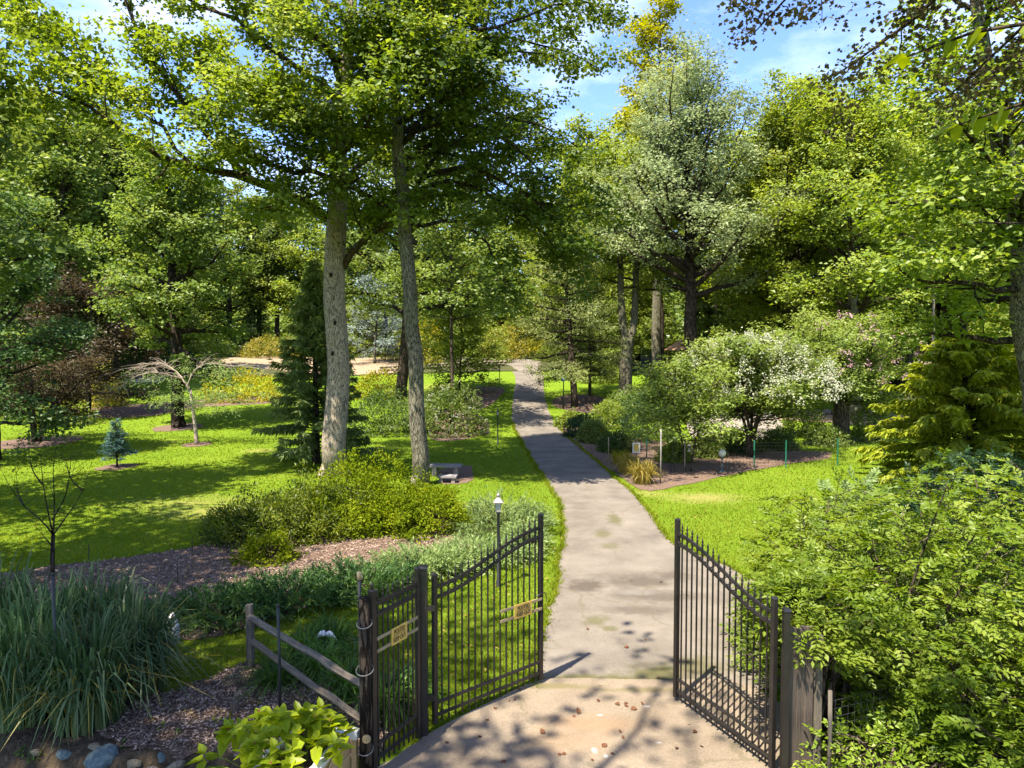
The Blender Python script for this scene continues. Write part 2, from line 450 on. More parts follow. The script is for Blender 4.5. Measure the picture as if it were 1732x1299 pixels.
M['slab'] = rough('slab', [(.3, (.17, .155, .15)), (.7, (.28, .26, .255))], 5, 8, .3, 20, .8)
M['paving'] = rough('pale_paving', [(.3, (.20, .17, .15)), (.7, (.31, .27, .235))], 2, 8, .3, 20, .8)
M['roof_tan'] = rough('tan_shingle', [(.3, (.36, .20, .11)), (.7, (.52, .31, .19))], 6, 5, .4, 18, .9)
M['blue'] = rough('blue_paint', [(.3, (.05, .14, .24)), (.7, (.12, .24, .36))], 4, 5, .1, rough=.5)
M['red'] = rough('red_paint', [(.3, (.45, .08, .07)), (.7, (.55, .16, .14))], 4, 5, .1, rough=.5)
M['green_metal'] = rough('green_metal', [(.3, (.01, .11, .065)), (.7, (.02, .17, .10))], 4, 5, .1, rough=.5)
M['dead_leaf'] = rough('dead_leaf', [(.3, (.075, .028, .012)), (.7, (.17, .075, .035))], 18, 4, .4, rough=.8)
M['globe'] = rough('globe', [(.3, (.62, .58, .5)), (.7, (.8, .76, .68))], 3, 3, .05, rough=.2, spec=.5)
gm, gn, gl_, gp = newmat('lantern_glass')
gp.inputs['Base Color'].default_value = (.75, .78, .74, 1); gp.inputs['Roughness'].default_value = .15; gp.inputs['Transmission Weight'].default_value = .6
M['glass'] = gm
M['silver'] = rough('aged_metal', [(.3, (.17, .155, .135)), (.7, (.30, .27, .24))], 6, 5, .1, rough=.45, spec=.5)

M['maple'] = leafmat('leaf_maple', (0.055, 0.1, 0.01), (0.13, 0.19, 0.02), (0.27, 0.32, 0.06), 0.45)
M['maple_dark'] = leafmat('leaf_maple_dark', (0.038, 0.075, 0.01), (0.09, 0.145, 0.016), (0.19, 0.24, 0.035), 0.42)
M['forest'] = leafmat('leaf_forest', (0.055, 0.1, 0.016), (0.13, 0.19, 0.032), (0.25, 0.3, 0.07), 0.42)
M['forest_yellow'] = leafmat('leaf_forest_yellow', (0.08, 0.13, 0.014), (0.175, 0.235, 0.028), (0.31, 0.35, 0.07), 0.45)
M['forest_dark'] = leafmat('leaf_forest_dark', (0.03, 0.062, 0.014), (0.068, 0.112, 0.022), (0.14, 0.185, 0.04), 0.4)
M['teal'] = leafmat('leaf_teal', (0.03, 0.066, 0.02), (0.065, 0.12, 0.034), (0.14, 0.2, 0.055), 0.38)
M['silver_green'] = leafmat('leaf_silver_green', (.085, .125, .04), (.18, .225, .09), (.31, .345, .17), .34)
M['gold_top'] = leafmat('leaf_gold', (.14, .17, .012), (.25, .265, .02), (.38, .36, .04), .42)
M['gold_bush'] = leafmat('leaf_gold_bush', (.14, .15, .006), (.30, .285, .008), (.46, .40, .02), .35)
M['olive_bush'] = leafmat('leaf_yew', (0.045, 0.078, 0.005), (0.125, 0.175, 0.009), (0.27, 0.305, 0.02), 0.38, 0.0, 0.9)
M['yew_dark'] = leafmat('leaf_yew_dark', (0.03, 0.06, 0.006), (0.09, 0.13, 0.01), (0.22, 0.245, 0.018), 0.36, 0.02, 0.9)
M['juniper'] = leafmat('leaf_juniper', (0.075, 0.125, 0.035), (0.15, 0.215, 0.06), (0.26, 0.32, 0.11), 0.3)
M['juniper_dark'] = leafmat('leaf_juniper_dark', (.015, .05, .012), (.045, .105, .022), (.13, .20, .04), .28)
M['euonymus'] = leafmat('leaf_euonymus', (0.05, 0.1, 0.006), (0.145, 0.22, 0.014), (0.29, 0.35, 0.05), 0.42, 0.04, 0.8)
M['blue_shrub'] = leafmat('leaf_blue_shrub', (0.012, 0.034, 0.012), (0.03, 0.065, 0.022), (0.075, 0.12, 0.04), 0.25, 0.02)
M['cypress'] = leafmat('leaf_cypress', (0.11, 0.15, 0.007), (0.22, 0.27, 0.012), (0.37, 0.39, 0.035), 0.4)
M['spruce'] = leafmat('leaf_spruce', (0.05, 0.085, 0.018), (0.11, 0.16, 0.036), (0.24, 0.28, 0.08), 0.3)
M['blue_spruce'] = leafmat('leaf_blue_spruce', (.03, .085, .075), (.075, .15, .13), (.17, .25, .22), .18)
M['white_spruce'] = leafmat('leaf_white_spruce', (0.1, 0.14, 0.12), (0.18, 0.225, 0.2), (0.28, 0.33, 0.29), 0.2)
M['hemlock'] = leafmat('leaf_hemlock', (.055, .085, .018), (.13, .165, .04), (.26, .28, .09), .32)
M['red_maple'] = leafmat('leaf_red_maple', (0.024, 0.02, 0.01), (0.05, 0.038, 0.017), (0.1, 0.072, 0.03), 0.38)
M['amber'] = leafmat('leaf_amber', (0.12, 0.125, 0.015), (0.23, 0.215, 0.028), (0.36, 0.31, 0.06), 0.4)
M['bright'] = leafmat('leaf_bright', (.17, .25, .008), (.28, .35, .010), (.42, .44, .02), .45, .05, freq=2.5)
M['near_leaf'] = leafmat('leaf_near', (0.09, 0.14, 0.01), (0.16, 0.21, 0.016), (0.25, 0.29, 0.03), 0.5)
M['purple_leaf'] = leafmat('leaf_purple', (.02, .018, .012), (.05, .04, .02), (.075, .09, .02), .25)
M['crape'] = leafmat('leaf_crape', (0.075, 0.12, 0.018), (0.16, 0.22, 0.035), (0.28, 0.33, 0.075), 0.42)
M['flower_white'] = leafmat('petal_white', (.30, .32, .20), (.42, .43, .30), (.54, .54, .43), .3)
M['flower_pink'] = leafmat('petal_pink', (.33, .15, .18), (.42, .25, .28), (.5, .36, .38), .3)
M['grass_blade'] = leafmat('blade_lawn', (0.085, 0.125, 0.008), (0.14, 0.185, 0.013), (0.22, 0.25, 0.03), 0.4, 0.0)
M['miscanthus'] = leafmat('blade_miscanthus', (0.018, 0.055, 0.015), (0.06, 0.115, 0.035), (0.25, 0.3, 0.14), 0.35, 0.05)
M['dayliliy'] = leafmat('blade_daylily', (.025, .085, .012), (.06, .135, .018), (.13, .21, .03), .35)
M['straw'] = leafmat('blade_straw', (.14, .12, .015), (.30, .24, .04), (.45, .36, .09), .35)

# ------------------------------------------------------------------ ground, drive, beds
def axis(segs):
    out = [segs[0][0]]
    for a, b, st in segs:
        k = max(1, int(round((b - a) / st)))
        out += list(np.linspace(a, b, k + 1)[1:])
    return np.array(out)

xs = axis([(-1500, -200, 130), (-200, -60, 7), (-60, -14, 1.4), (-14, 10, .5), (10, 60, 1.4), (60, 200, 7), (200, 1500, 130)])
ys = axis([(-600, -40, 56), (-40, 4, 4), (4, 14, .25), (14, 130, 1.4), (130, 250, 8), (250, 1800, 155)])
X, Y = np.meshgrid(xs, ys)
Z = tz(X, np.minimum(Y, 250))
gb = MB()
nx = len(xs)
ii = (np.arange(len(ys) - 1)[:, None] * nx + np.arange(nx - 1)[None]).ravel()
gb.add(np.stack([X, Y, Z], -1).reshape(-1, 3), np.stack([ii, ii + 1, ii + nx + 1, ii + nx], 1))
lawn = gb.build('lawn', M['lawn'], smooth=True)
tag(lawn, 'mown green lawn rolling away on both sides of the drive', None, None, 'structure')

def smooth_poly(pts, closed, k=6):
    P = np.asarray(pts, float); n = len(P); out = []
    rng_ = range(n if closed else n - 1)
    for i in rng_:
        if closed: p0, p1, p2, p3 = P[i - 1], P[i], P[(i + 1) % n], P[(i + 2) % n]
        else: p0, p1, p2, p3 = P[max(i - 1, 0)], P[i], P[i + 1], P[min(i + 2, n - 1)]
        for t in np.arange(k) / k:
            out.append(.5 * ((2 * p1) + (-p0 + p2) * t + (2 * p0 - 5 * p1 + 4 * p2 - p3) * t * t + (-p0 + 3 * p1 - 3 * p2 + p3) * t ** 3))
    if not closed: out.append(P[-1])
    return np.array(out)

def sheet(name, pts, mat, off, label, jitter=.06, seed=0, k=6, edge=.8, bulge=0.0):
    """a flat bed laid over the terrain; pts are ground positions (x, y)"""
    rg = np.random.default_rng(seed)
    P = smooth_poly(pts, True, k)
    P = P + rg.normal(0, jitter, P.shape)
    bm = bmesh.new()
    vs = [bm.verts.new((x, y, 0)) for x, y in P]
    bm.faces.new(vs)
    bmesh.ops.triangulate(bm, faces=bm.faces[:])
    for _ in range(9):
        lg = [e for e in bm.edges if e.calc_length() > edge]
        if not lg: break
        bmesh.ops.subdivide_edges(bm, edges=lg, cuts=1)
        bmesh.ops.triangulate(bm, faces=bm.faces[:])
    for v in bm.verts:
        v.co.z = float(tz(v.co.x, v.co.y)) + off
    bmesh.ops.recalc_face_normals(bm, faces=bm.faces[:])
    if sum(f.normal.z for f in bm.faces) < 0: bmesh.ops.reverse_faces(bm, faces=bm.faces[:])
    me = bpy.data.meshes.new(name); bm.to_mesh(me); bm.free(); me.materials.append(mat)
    for p in me.polygons: p.use_smooth = True
    o = bpy.data.objects.new(name, me); COL.objects.link(o)
    tag(o, label, None, None, 'structure')
    return o, P

def gp_(*px):
    return [gnd(a, b)[:2] for a, b in px]

# the drive
dl = gp_((908, 1166), (915, 1090), (928, 1040), (941, 1000), (948, 950), (953, 900), (951, 865), (943, 840), (917, 805), (890, 760), (869, 719), (866, 690), (870, 661), (872, 640), (864, 625), (853, 616)) + [np.array([-5.5, 86.0]), np.array([-14, 88.0])]
dr = gp_((1600, 1166), (1480, 1090), (1340, 1010), (1262, 974), (1200, 946), (1150, 927), (1120, 900), (1099, 870), (1075, 840), (1033, 803), (985, 760), (941, 719), (926, 690), (920, 661), (919, 645), (918, 630)) + [np.array([3.0, 88.0]), np.array([-8, 94.0])]
DL, DR = smooth_poly(dl, False, 8), smooth_poly(dr, False, 8)
rg = np.random.default_rng(3)
DL += rg.normal(0, .035, DL.shape); DR += rg.normal(0, .035, DR.shape)
T = np.linspace(0, 1, 13)[None, :, None]
G = DL[:, None] * (1 - T) + DR[:, None] * T
# lengthwise refinement
G = np.stack([G[:-1] * (1 - a) + G[1:] * a for a in (0, .25, .5, .75)], 1).reshape(-1, 13, 2)
crown_h = .012 + .02 * (1 - (2 * np.linspace(0, 1, 13) - 1) ** 2)[None]
GZ = tz(G[..., 0], G[..., 1]) + crown_h
db = MB(); m_ = 13
ii = (np.arange(len(G) - 1)[:, None] * m_ + np.arange(m_ - 1)[None]).ravel()
db.add(np.concatenate([G, GZ[..., None]], -1).reshape(-1, 3), np.stack([ii, ii + 1, ii + m_ + 1, ii + m_], 1))
drive = db.build('driveway', M['asphalt'], smooth=True)
tag(drive, 'weathered grey asphalt drive curving uphill through the garden', None, None, 'structure')

apron, _ = sheet('concrete_apron', [(-2.2, 3.0), (-2.0, 7.6)] + list(gp_((660, 1292), (735, 1240), (830, 1192), (905, 1158))) + [(.9, 10.42), (2.4, 10.36), (3.6, 10.2), (4.2, 8), (4.4, 3)], M['concrete'], .045, 'pale tan concrete apron in front of the iron gate', .008, 2, 5)

beds = []
def bed(pxs, label, seed, mat='mulch', off=.016, jit=.06, world=None, edge=.8):
    o, P = sheet('mulch_bed' if mat == 'mulch' else 'sand_court' if mat == 'sand' else 'bare_soil', world or gp_(*pxs), M[mat], off, label, jit, seed, edge=edge)
    beds.append(P); return P
B1 = bed([(-60, 985), (60, 962), (200, 945), (330, 925), (420, 900), (560, 870), (720, 870), (810, 905), (800, 935), (720, 965), (600, 1000), (430, 1060), (300, 1082), (100, 1060), (-60, 1060)], 'long brown mulch bed between the lawn and the front grasses', 11)
B2 = bed([(160, 1235), (240, 1195), (330, 1160), (400, 1132), (470, 1135), (560, 1160), (640, 1200), (640, 1270), (560, 1290), (440, 1290), (330, 1282), (220, 1268)], 'mulch bed in front of the split rail fence', 12, off=.05, edge=.22)
B3 = bed(None, 'dark soil under the tall ornamental grasses and stones', 13, 'soil', .03, world=[(-14, 11.2), (-9, 10.6), (-6, 10.4), (-4.9, 9.6), (-4.2, 8.7), (-2.6, 8.6), (-2.2, 7.6), (-2.2, 5), (-14, 5)], edge=.22)
B4 = bed([(1010, 735), (960, 715), (945, 725), (985, 765), (1040, 800), (1085, 828), (1130, 826), (1250, 800), (1330, 786), (1400, 775), (1395, 765), (1300, 768), (1180, 775), (1090, 760)], 'mulch bed along the garden wire fence beside the drive', 14)
B5 = bed([(945, 690), (935, 678), (960, 668), (1010, 670), (1035, 685), (1010, 700)], 'mulch ring under the feathery conifer beside the drive', 15)
B6 = bed([(735, 745), (700, 705), (740, 690), (800, 700), (825, 715), (820, 735)], 'mulch bed under the white flowered shrub', 16)
B7 = bed([(770, 668), (800, 655), (850, 655), (848, 668), (820, 690), (790, 690)], 'mulch patch on the bank left of the drive', 17)
B8 = bed([(745, 795), (790, 788), (800, 800), (795, 815), (750, 818)], 'mulch patch around the stone bench', 18)
B9 = bed([(130, 705), (150, 690), (260, 682), (400, 672), (470, 672), (460, 682), (330, 690), (240, 705)], 'broad mulch bed across the back of the left lawn', 19)
for a, b, lab, sd in ((301, 723, 'mulch ring around the shade tree on the left lawn', 20), (333, 752, 'mulch ring around the pale weeping tree', 21), (198, 790, 'mulch ring around the small blue spruce', 22), (60, 748, 'mulch ring under the dark red maple', 23)):
    c = gnd(a, b); r = {20: 1.5, 21: .75, 22: .8, 23: 2.2}[sd]
    bed(None, lab, sd, world=[(c[0] + r * math.cos(t), c[1] + r * 1.2 * math.sin(t)) for t in np.arange(8) * math.pi / 4])
B10 = bed([(380, 607), (470, 602), (560, 602), (660, 603), (690, 622), (650, 632), (540, 634), (470, 626), (400, 618)], 'pale sandy court at the back of the garden', 24, 'sand', .03)
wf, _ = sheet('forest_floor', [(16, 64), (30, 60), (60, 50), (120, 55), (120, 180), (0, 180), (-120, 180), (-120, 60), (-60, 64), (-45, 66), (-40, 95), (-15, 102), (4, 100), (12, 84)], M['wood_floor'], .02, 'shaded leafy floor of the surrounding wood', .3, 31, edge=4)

def inpoly(pts, P):
    x, y = pts[:, 0], pts[:, 1]; c = np.zeros(len(pts), bool); n = len(P); j = n - 1
    for i in range(n):
        with np.errstate(divide='ignore', invalid='ignore'):
            k = ((P[i, 1] > y) != (P[j, 1] > y)) & (x < (P[j, 0] - P[i, 0]) * (y - P[i, 1]) / (P[j, 1] - P[i, 1] + 1e-12) + P[i, 0])
        c ^= k; j = i
    return c

DRIVE_POLY = np.concatenate([DL, DR[::-1]])

def scatter(rg, x0, x1, y0, y1, n):
    return np.stack([rg.uniform(x0, x1, n), rg.uniform(y0, y1, n)], 1)

# mulch chips
def chips(P, n, seed, size, label, zoff=.022):
    rg = np.random.default_rng(seed)
    p = scatter(rg, P[:, 0].min(), P[:, 0].max(), P[:, 1].min(), P[:, 1].max(), n)
    p = p[inpoly(p, P)]; p = p[np.abs(866 + F * p[:, 0] / p[:, 1] - 866) < 960]
    k = len(p); a = rg.uniform(0, 6.28, k)
    A = np.stack([np.cos(a), np.sin(a), rg.normal(0, .35, k)], 1); N = np.stack([rg.normal(0, .45, k), rg.normal(0, .45, k), np.ones(k)], 1)
    q = np.concatenate([p, (tz(p[:, 0], p[:, 1]) + zoff + rg.uniform(0, .02, k))[:, None]], 1)
    mb = MB().leaves(q, A, N, rg.uniform(.6, 1.5, k) * size, rg.uniform(.25, .5, k) * size, .1)
    tag(mb.build('mulch_chips', M['chip']), label, None, None, 'stuff')
chips(B1, 42000, 41, .065, 'loose brown bark chips covering the long mulch bed')
chips(B2, 20000, 42, .055, 'loose bark chips in front of the split rail fence', .056)

# lawn blades, thinning out evenly with distance
def blades(n, y0, y1, seed):
    rg = np.random.default_rng(seed); mb = MB()
    u = rg.random(n); y = 1 / (1 / y0 - u * (1 / y0 - 1 / y1))
    x = rg.uniform(-.80, .80, n) * y
    p = np.stack([x, y], 1)
    keep = ~inpoly(p, DRIVE_POLY) & ~((y < 10.45) & (x > -1.6 + (y - 8.3) * .9))
    for b in beds: keep &= ~inpoly(p, b)
    for (sx, sy, rx, ry, s) in LAWN_SPOTS:
        r2 = np.sqrt(((x - sx) / rx) ** 2 + ((y - sy) / ry) ** 2)
        keep &= ~(rg.random(n) < s * np.clip(1.35 - r2, 0, 1))
    keep &= ~inpoly(p, np.array([(16, 64), (30, 60), (60, 50), (120, 55), (0, 180), (-60, 64), (-45, 66)]))
    x, y = x[keep], y[keep]; k = len(x)
    a = rg.uniform(0, 6.28, k); w = .006 + .0013 * y
    bx, by = np.cos(a) * w / 2, np.sin(a) * w / 2
    z = tz(x, y) - .004; hh = (.045 + .0011 * y) * rg.uniform(.5, 1.25, k)
    lean = rg.normal(0, .55, (k, 2)) * hh[:, None]
    v = np.stack([np.stack([x - bx, y - by, z], 1), np.stack([x + bx, y + by, z], 1), np.stack([x + lean[:, 0], y + lean[:, 1], z + hh], 1)], 1)
    mb.add(v.reshape(-1, 3), np.arange(k * 3).reshape(-1, 3), np.clip(rg.random(k) * .8 + .15, 0, 1))
    tag(mb.build('grass', M['grass_blade']), 'short mown grass blades of the lawn', None, None, 'stuff')
blades(330000, 8.6, 62, 51)

def fringe(seed):
    rg = np.random.default_rng(seed); g_, l_ = [], []
    for E, sgn in ((DL, -1), (DR, 1)):
        seg = np.diff(E, axis=0); ln = np.linalg.norm(seg, axis=1)
        for i in range(len(seg)):
            m = E[i] + seg[i] / 2
            if m[1] > 48 or m[1] < 9.5: continue
            nr = np.array([-seg[i][1], seg[i][0]]) / (ln[i] + 1e-9) * -sgn * 1.0
            if nr[0] * sgn < 0: nr = -nr
            k = int(ln[i] * 2600 / m[1]) + 2
            t = rg.random((k, 1)); g_.append(E[i] + seg[i] * t + nr * rg.normal(.03, .05, (k, 1)))
            k = int(ln[i] * 160 / m[1]) + 1
            t = rg.random((k, 1)); l_.append(E[i] + seg[i] * t - nr * np.abs(rg.normal(.0, .12, (k, 1))))
    p = np.concatenate(g_); k = len(p); a = rg.uniform(0, 6.28, k); w = .007 + .0013 * p[:, 1]
    z = tz(p[:, 0], p[:, 1]); hh = (.07 + .001 * p[:, 1]) * rg.uniform(.5, 1.3, k); le = rg.normal(0, .6, (k, 2)) * hh[:, None]
    b = np.stack([np.cos(a) * w / 2, np.sin(a) * w / 2], 1)
    v = np.stack([np.c_[p - b, z], np.c_[p + b, z], np.c_[p + le, z + hh]], 1)
    tag(MB().add(v.reshape(-1, 3), np.arange(k * 3).reshape(-1, 3)).build('grass', M['grass_blade']), 'ragged grass fringe creeping over the drive edges', None, None, 'stuff')
    p = np.concatenate(l_); k = len(p); a = rg.uniform(0, 6.28, k)
    A = np.stack([np.cos(a), np.sin(a), rg.normal(0, .2, k)], 1); N = np.stack([rg.normal(0, .35, k), rg.normal(0, .35, k), np.ones(k)], 1)
    tag(MB().leaves(np.c_[p, tz(p[:, 0], p[:, 1]) + .035], A, N, rg.uniform(.015, .05, k), rg.uniform(.01, .025, k)).build('leaf_litter', M['dead_leaf']), 'crumbs of brown leaf litter along the drive edges', None, None, 'stuff')
fringe(61)

# ------------------------------------------------------------------ plant growers (local coordinates, base at the origin)
def resample(P, R, k):
    P = np.asarray(P, float); R = np.asarray(R, float)
    s = np.concatenate([[0], np.cumsum(np.linalg.norm(np.diff(P, axis=0), axis=1))])
    t = np.linspace(0, s[-1], k)
    Q = smooth_poly(P, False, 8); s2 = np.concatenate([[0], np.cumsum(np.linalg.norm(np.diff(Q, axis=0), axis=1))])
    t2 = np.linspace(0, s2[-1], k)
    return np.stack([np.interp(t2, s2, Q[:, i]) for i in range(3)], 1), np.interp(t, s, R)

def grow(rg, p, d, L, n, up=.0, wig=.12):
    pts = [np.asarray(p, float)]; d = nrm(d)
    for i in range(n):
        d = nrm(d + rg.normal(0, wig, 3) + np.array([0, 0, up]))
        pts.append(pts[-1] + d * L / n)
    return np.array(pts)

def clump_leaves(rg, C, r, per, L, asp=.75, flat=.45, droop=.25, six=False, tilt=.6, outward=None):
    m = len(C); n = m * per
    cc = np.repeat(np.asarray(C), per, 0); rr = np.repeat(np.broadcast_to(r, (m,)), per)[:, None]
    off = rg.normal(0, 1, (n, 3)) * np.array([.55, .55, .55 * flat]) * rr
    P = cc + off
    a = rg.uniform(0, 6.28, n)
    A = np.stack([np.cos(a), np.sin(a), rg.normal(-droop, .35, n)], 1) + nrm(off) * .4
    N = np.stack([rg.normal(0, tilt, n), rg.normal(0, tilt, n), np.ones(n)], 1)
    if outward is not None: N = N * [1, 1, .75] + np.repeat(outward, per, 0) * .85
    ls = L * np.clip(rg.normal(.95, .3, n), .4, 1.7)
    base = np.repeat(rg.uniform(.1, .7, m), per)
    return P, A, N, ls, ls * asp, np.clip(base + rg.normal(.1, .17, n), 0, 1)

def tree_meshes(seed, trunk, limbs, nsub=6, sublen=2.2, ncl=3, crad=.8, per=40, leaf=.18, asp=.75, flat=.45, sides=10, sub_up=.05, tstart=.25, droop=.25, dens_drop=0.0, six=False, sub_spread=1.0, tilt=.6, lean_=.53):
    """trunk: (pts, radii); limbs: list of (pts, radii). Returns three builders: trunk, branches, crown."""
    rg = np.random.default_rng(seed)
    tb, bb, cb = MB(), MB(), MB()
    tp, tr = resample(*trunk, 18)
    tp[1:-1] += rg.normal(0, tr[1:-1, None] * .12, (16, 3)) * [1, 1, 0]
    tb.tube(tp, tr, sides)
    # root flare
    for a in rg.uniform(0, 6.28, 5):
        q = np.array([math.cos(a), math.sin(a), 0]); r0 = tr[0]
        bb_ = np.array([tp[0] + q * r0 * 1.35 + [0, 0, -.08], tp[0] + q * r0 * 1.05 + [0, 0, r0 * .35], tp[0] + q * r0 * .6 + [0, 0, r0 * 1.6]])
        tb.tube(bb_, [r0 * .16, r0 * .34, r0 * .3], 5)
    C, CR = [], []
    for P, R in limbs:
        P, R = resample(P, R, 9)
        P[1:] += rg.normal(0, .03 * np.linalg.norm(P[-1] - P[0]) / 3, (8, 3))
        bb.tube(P, R, 5)
        Ln = np.linalg.norm(np.diff(P, axis=0), axis=1).sum()
        k = max(2, int(nsub * min(1.6, Ln / 4.0 + .3)))
        for j in range(k):
            t = tstart + (1 - tstart) * (j + rg.random()) / k
            f = t * 8; i = min(int(f), 7); u = f - i
            p = P[i] * (1 - u) + P[i + 1] * u; r0 = (R[i] * (1 - u) + R[i + 1] * u)
            tg = nrm(P[i + 1] - P[i])
            side = nrm(np.cross(tg, [0, 0, 1]) + 1e-4) * (1 if j % 2 else -1)
            d = nrm(tg * rg.uniform(.3, .9) + side * rg.uniform(.5, 1.2) * sub_spread + np.array([0, 0, rg.normal(.15, .45)]))
            L = sublen * rg.uniform(.55, 1.25) * (1.15 - .45 * t)
            Q = grow(rg, p, d, L, 4, sub_up, .16)
            rs = min(r0 * .5, .02 + .018 * L)
            bb.tube(Q, np.linspace(rs, .008, 5), 3, False)
            for h in range(ncl):
                tt = .35 + .65 * (h + rg.random()) / ncl
                ff = tt * 4; i2 = min(int(ff), 3); c = Q[i2] * (1 - ff + i2) + Q[i2 + 1] * (ff - i2)
                if rg.random() < dens_drop: continue
                off = rg.normal(0, crad * .35, 3) * [1, 1, .6]
                C.append(c + off); CR.append(crad * rg.uniform(.6, 1.25))
                if h == 0: bb.tube(np.array([c, c + off * .9 + [0, 0, .02]]), [.012, .006], 3, False)
        C.append(P[-1]); CR.append(crad)
    C, CR = np.array(C), np.array(CR)
    ctr = np.stack([np.full(len(C), C[:, 0].mean()), np.full(len(C), C[:, 1].mean()), np.clip(C[:, 2] - 1.5, C[:, 2].min(), C[:, 2].min() + .6 * (C[:, 2].max() - C[:, 2].min()))], 1)
    q = clump_leaves(rg, C, CR, max(8, int(per * lean_)), leaf * (1.0 if lean_ == 1 else 1.19), asp, flat, droop, tilt=tilt, outward=nrm(C - ctr))
    cb.leaves(*q[:5], fold=.2, six=six, rnd=q[5])
    return tb, bb, cb

def auto_limbs(rg, trunk, H, z0, R, n, r0, up=.10, el=(20, 55), shape=.55, z1=.95, wig=.09, env_min=.0):
    tp, tr = np.asarray(trunk[0], float), np.asarray(trunk[1], float)
    out = []
    for i in range(n):
        t = (i + rg.random() * .8) / n
        z = z0 + (H * z1 - z0) * t
        p = np.array([np.interp(z, tp[:, 2], tp[:, 0]), np.interp(z, tp[:, 2], tp[:, 1]), z])
        rt = np.interp(z, tp[:, 2], tr)
        a = i * 2.39996 + rg.normal(0, .35)
        env = max(math.sin(math.pi * (.18 + .82 * (1 - (1 - t) ** 1.3))), 0.0) ** shape; env = max(env, env_min)
        L = max(R * (.35 + .65 * env) * rg.uniform(.8, 1.15), 1.0)
        e = math.radians(el[0] + (el[1] - el[0]) * t + rg.normal(0, 6))
        d = np.array([math.cos(a) * math.cos(e), math.sin(a) * math.cos(e), math.sin(e)])
        Q = grow(rg, p, d, L, 6, up * rg.uniform(-.3, 1), wig)
        out.append((Q, np.linspace(min(rt * .6, r0 * (1.1 - .6 * t)), .025, 7)))
    return out

def place(parts, name, loc, label, cat, group=None, rz=0.0, sc=1.0, mats=None, names=('trunk', 'branches', 'crown')):
    root = empty(name, loc, label, cat, group, rz)
    root.scale = (sc,) * 3 if np.isscalar(sc) else sc
    for i, (me, nm) in enumerate(zip(parts, names)):
        if me is None: continue
        link(nm, me, root, mat=(mats[i] if mats else None))
    return root

def conifer(seed, H, R, r0, z0=.05, nb=90, droop=.35, spray=.35, asp=.16, per=16, hang=.6, power=.85, curl=.0, up_el=10, thick=1):
    rg = np.random.default_rng(seed)
    tb, bb, cb = MB(), MB(), MB()
    tp = np.array([[0, 0, -.1], [0, 0, H * .5], [rg.normal(0, .05), rg.normal(0, .05), H]])
    tb.tube(*resample(tp, [r0, r0 * .55, .015], 10), 8)
    PP, AA = [], []
    for i in range(nb):
        t = z0 + (1 - z0) * ((i + rg.random()) / nb) ** .9
        z = t * H; L = max(R * (1 - t) ** power * rg.uniform(.75, 1.12), .18)
        a = i * 2.39996 + rg.normal(0, .3); e = math.radians(up_el + 25 * t)
        d = np.array([math.cos(a) * math.cos(e), math.sin(a) * math.cos(e), math.sin(e)])
        Q = grow(rg, [0, 0, z], d, L, 5, -droop * .5, .05)
        if curl: Q[3:, 2] += np.array([.04, .14, .3]) * L * curl
        bb.tube(Q, np.linspace(.012 + .012 * L, .005, 6), 3, False)
        k = max(6, int(per * L / max(spray, .1) * .5 * thick))
        s = rg.uniform(.12, 1, k) ** .8; f = s * 5; i0 = np.minimum(f.astype(int), 4); u = (f - i0)[:, None]
        p = Q[i0] * (1 - u) + Q[i0 + 1] * u; tg = nrm(Q[i0 + 1] - Q[i0])
        sd = nrm(np.cross(tg, [0, 0, 1])) * rg.choice([-1, 1], k)[:, None]
        A = tg * rg.uniform(.2, .9, k)[:, None] + sd * rg.uniform(.1, 1.0, k)[:, None] - np.array([0, 0, 1]) * (hang * rg.uniform(.1, 1.3, k))[:, None]
        PP.append(p + rg.normal(0, .04, p.shape)); AA.append(A)
    P, A = np.concatenate(PP), np.concatenate(AA); n = len(P)
    N = np.stack([rg.normal(0, .6, n), rg.normal(0, .6, n), np.ones(n)], 1)
    Ls = spray * rg.uniform(.5, 1.3, n)
    cb.leaves(P, A, N, Ls, Ls * asp, .3)
    return tb, bb, cb

def lumpy(rg, k=7, fr=5.0):
    D = rg.normal(0, 1, (k, 3)) * fr / 2; ph = rg.uniform(0, 6.28, k)
    return lambda d: np.sin(d @ D.T + ph).sum(1) / math.sqrt(k)

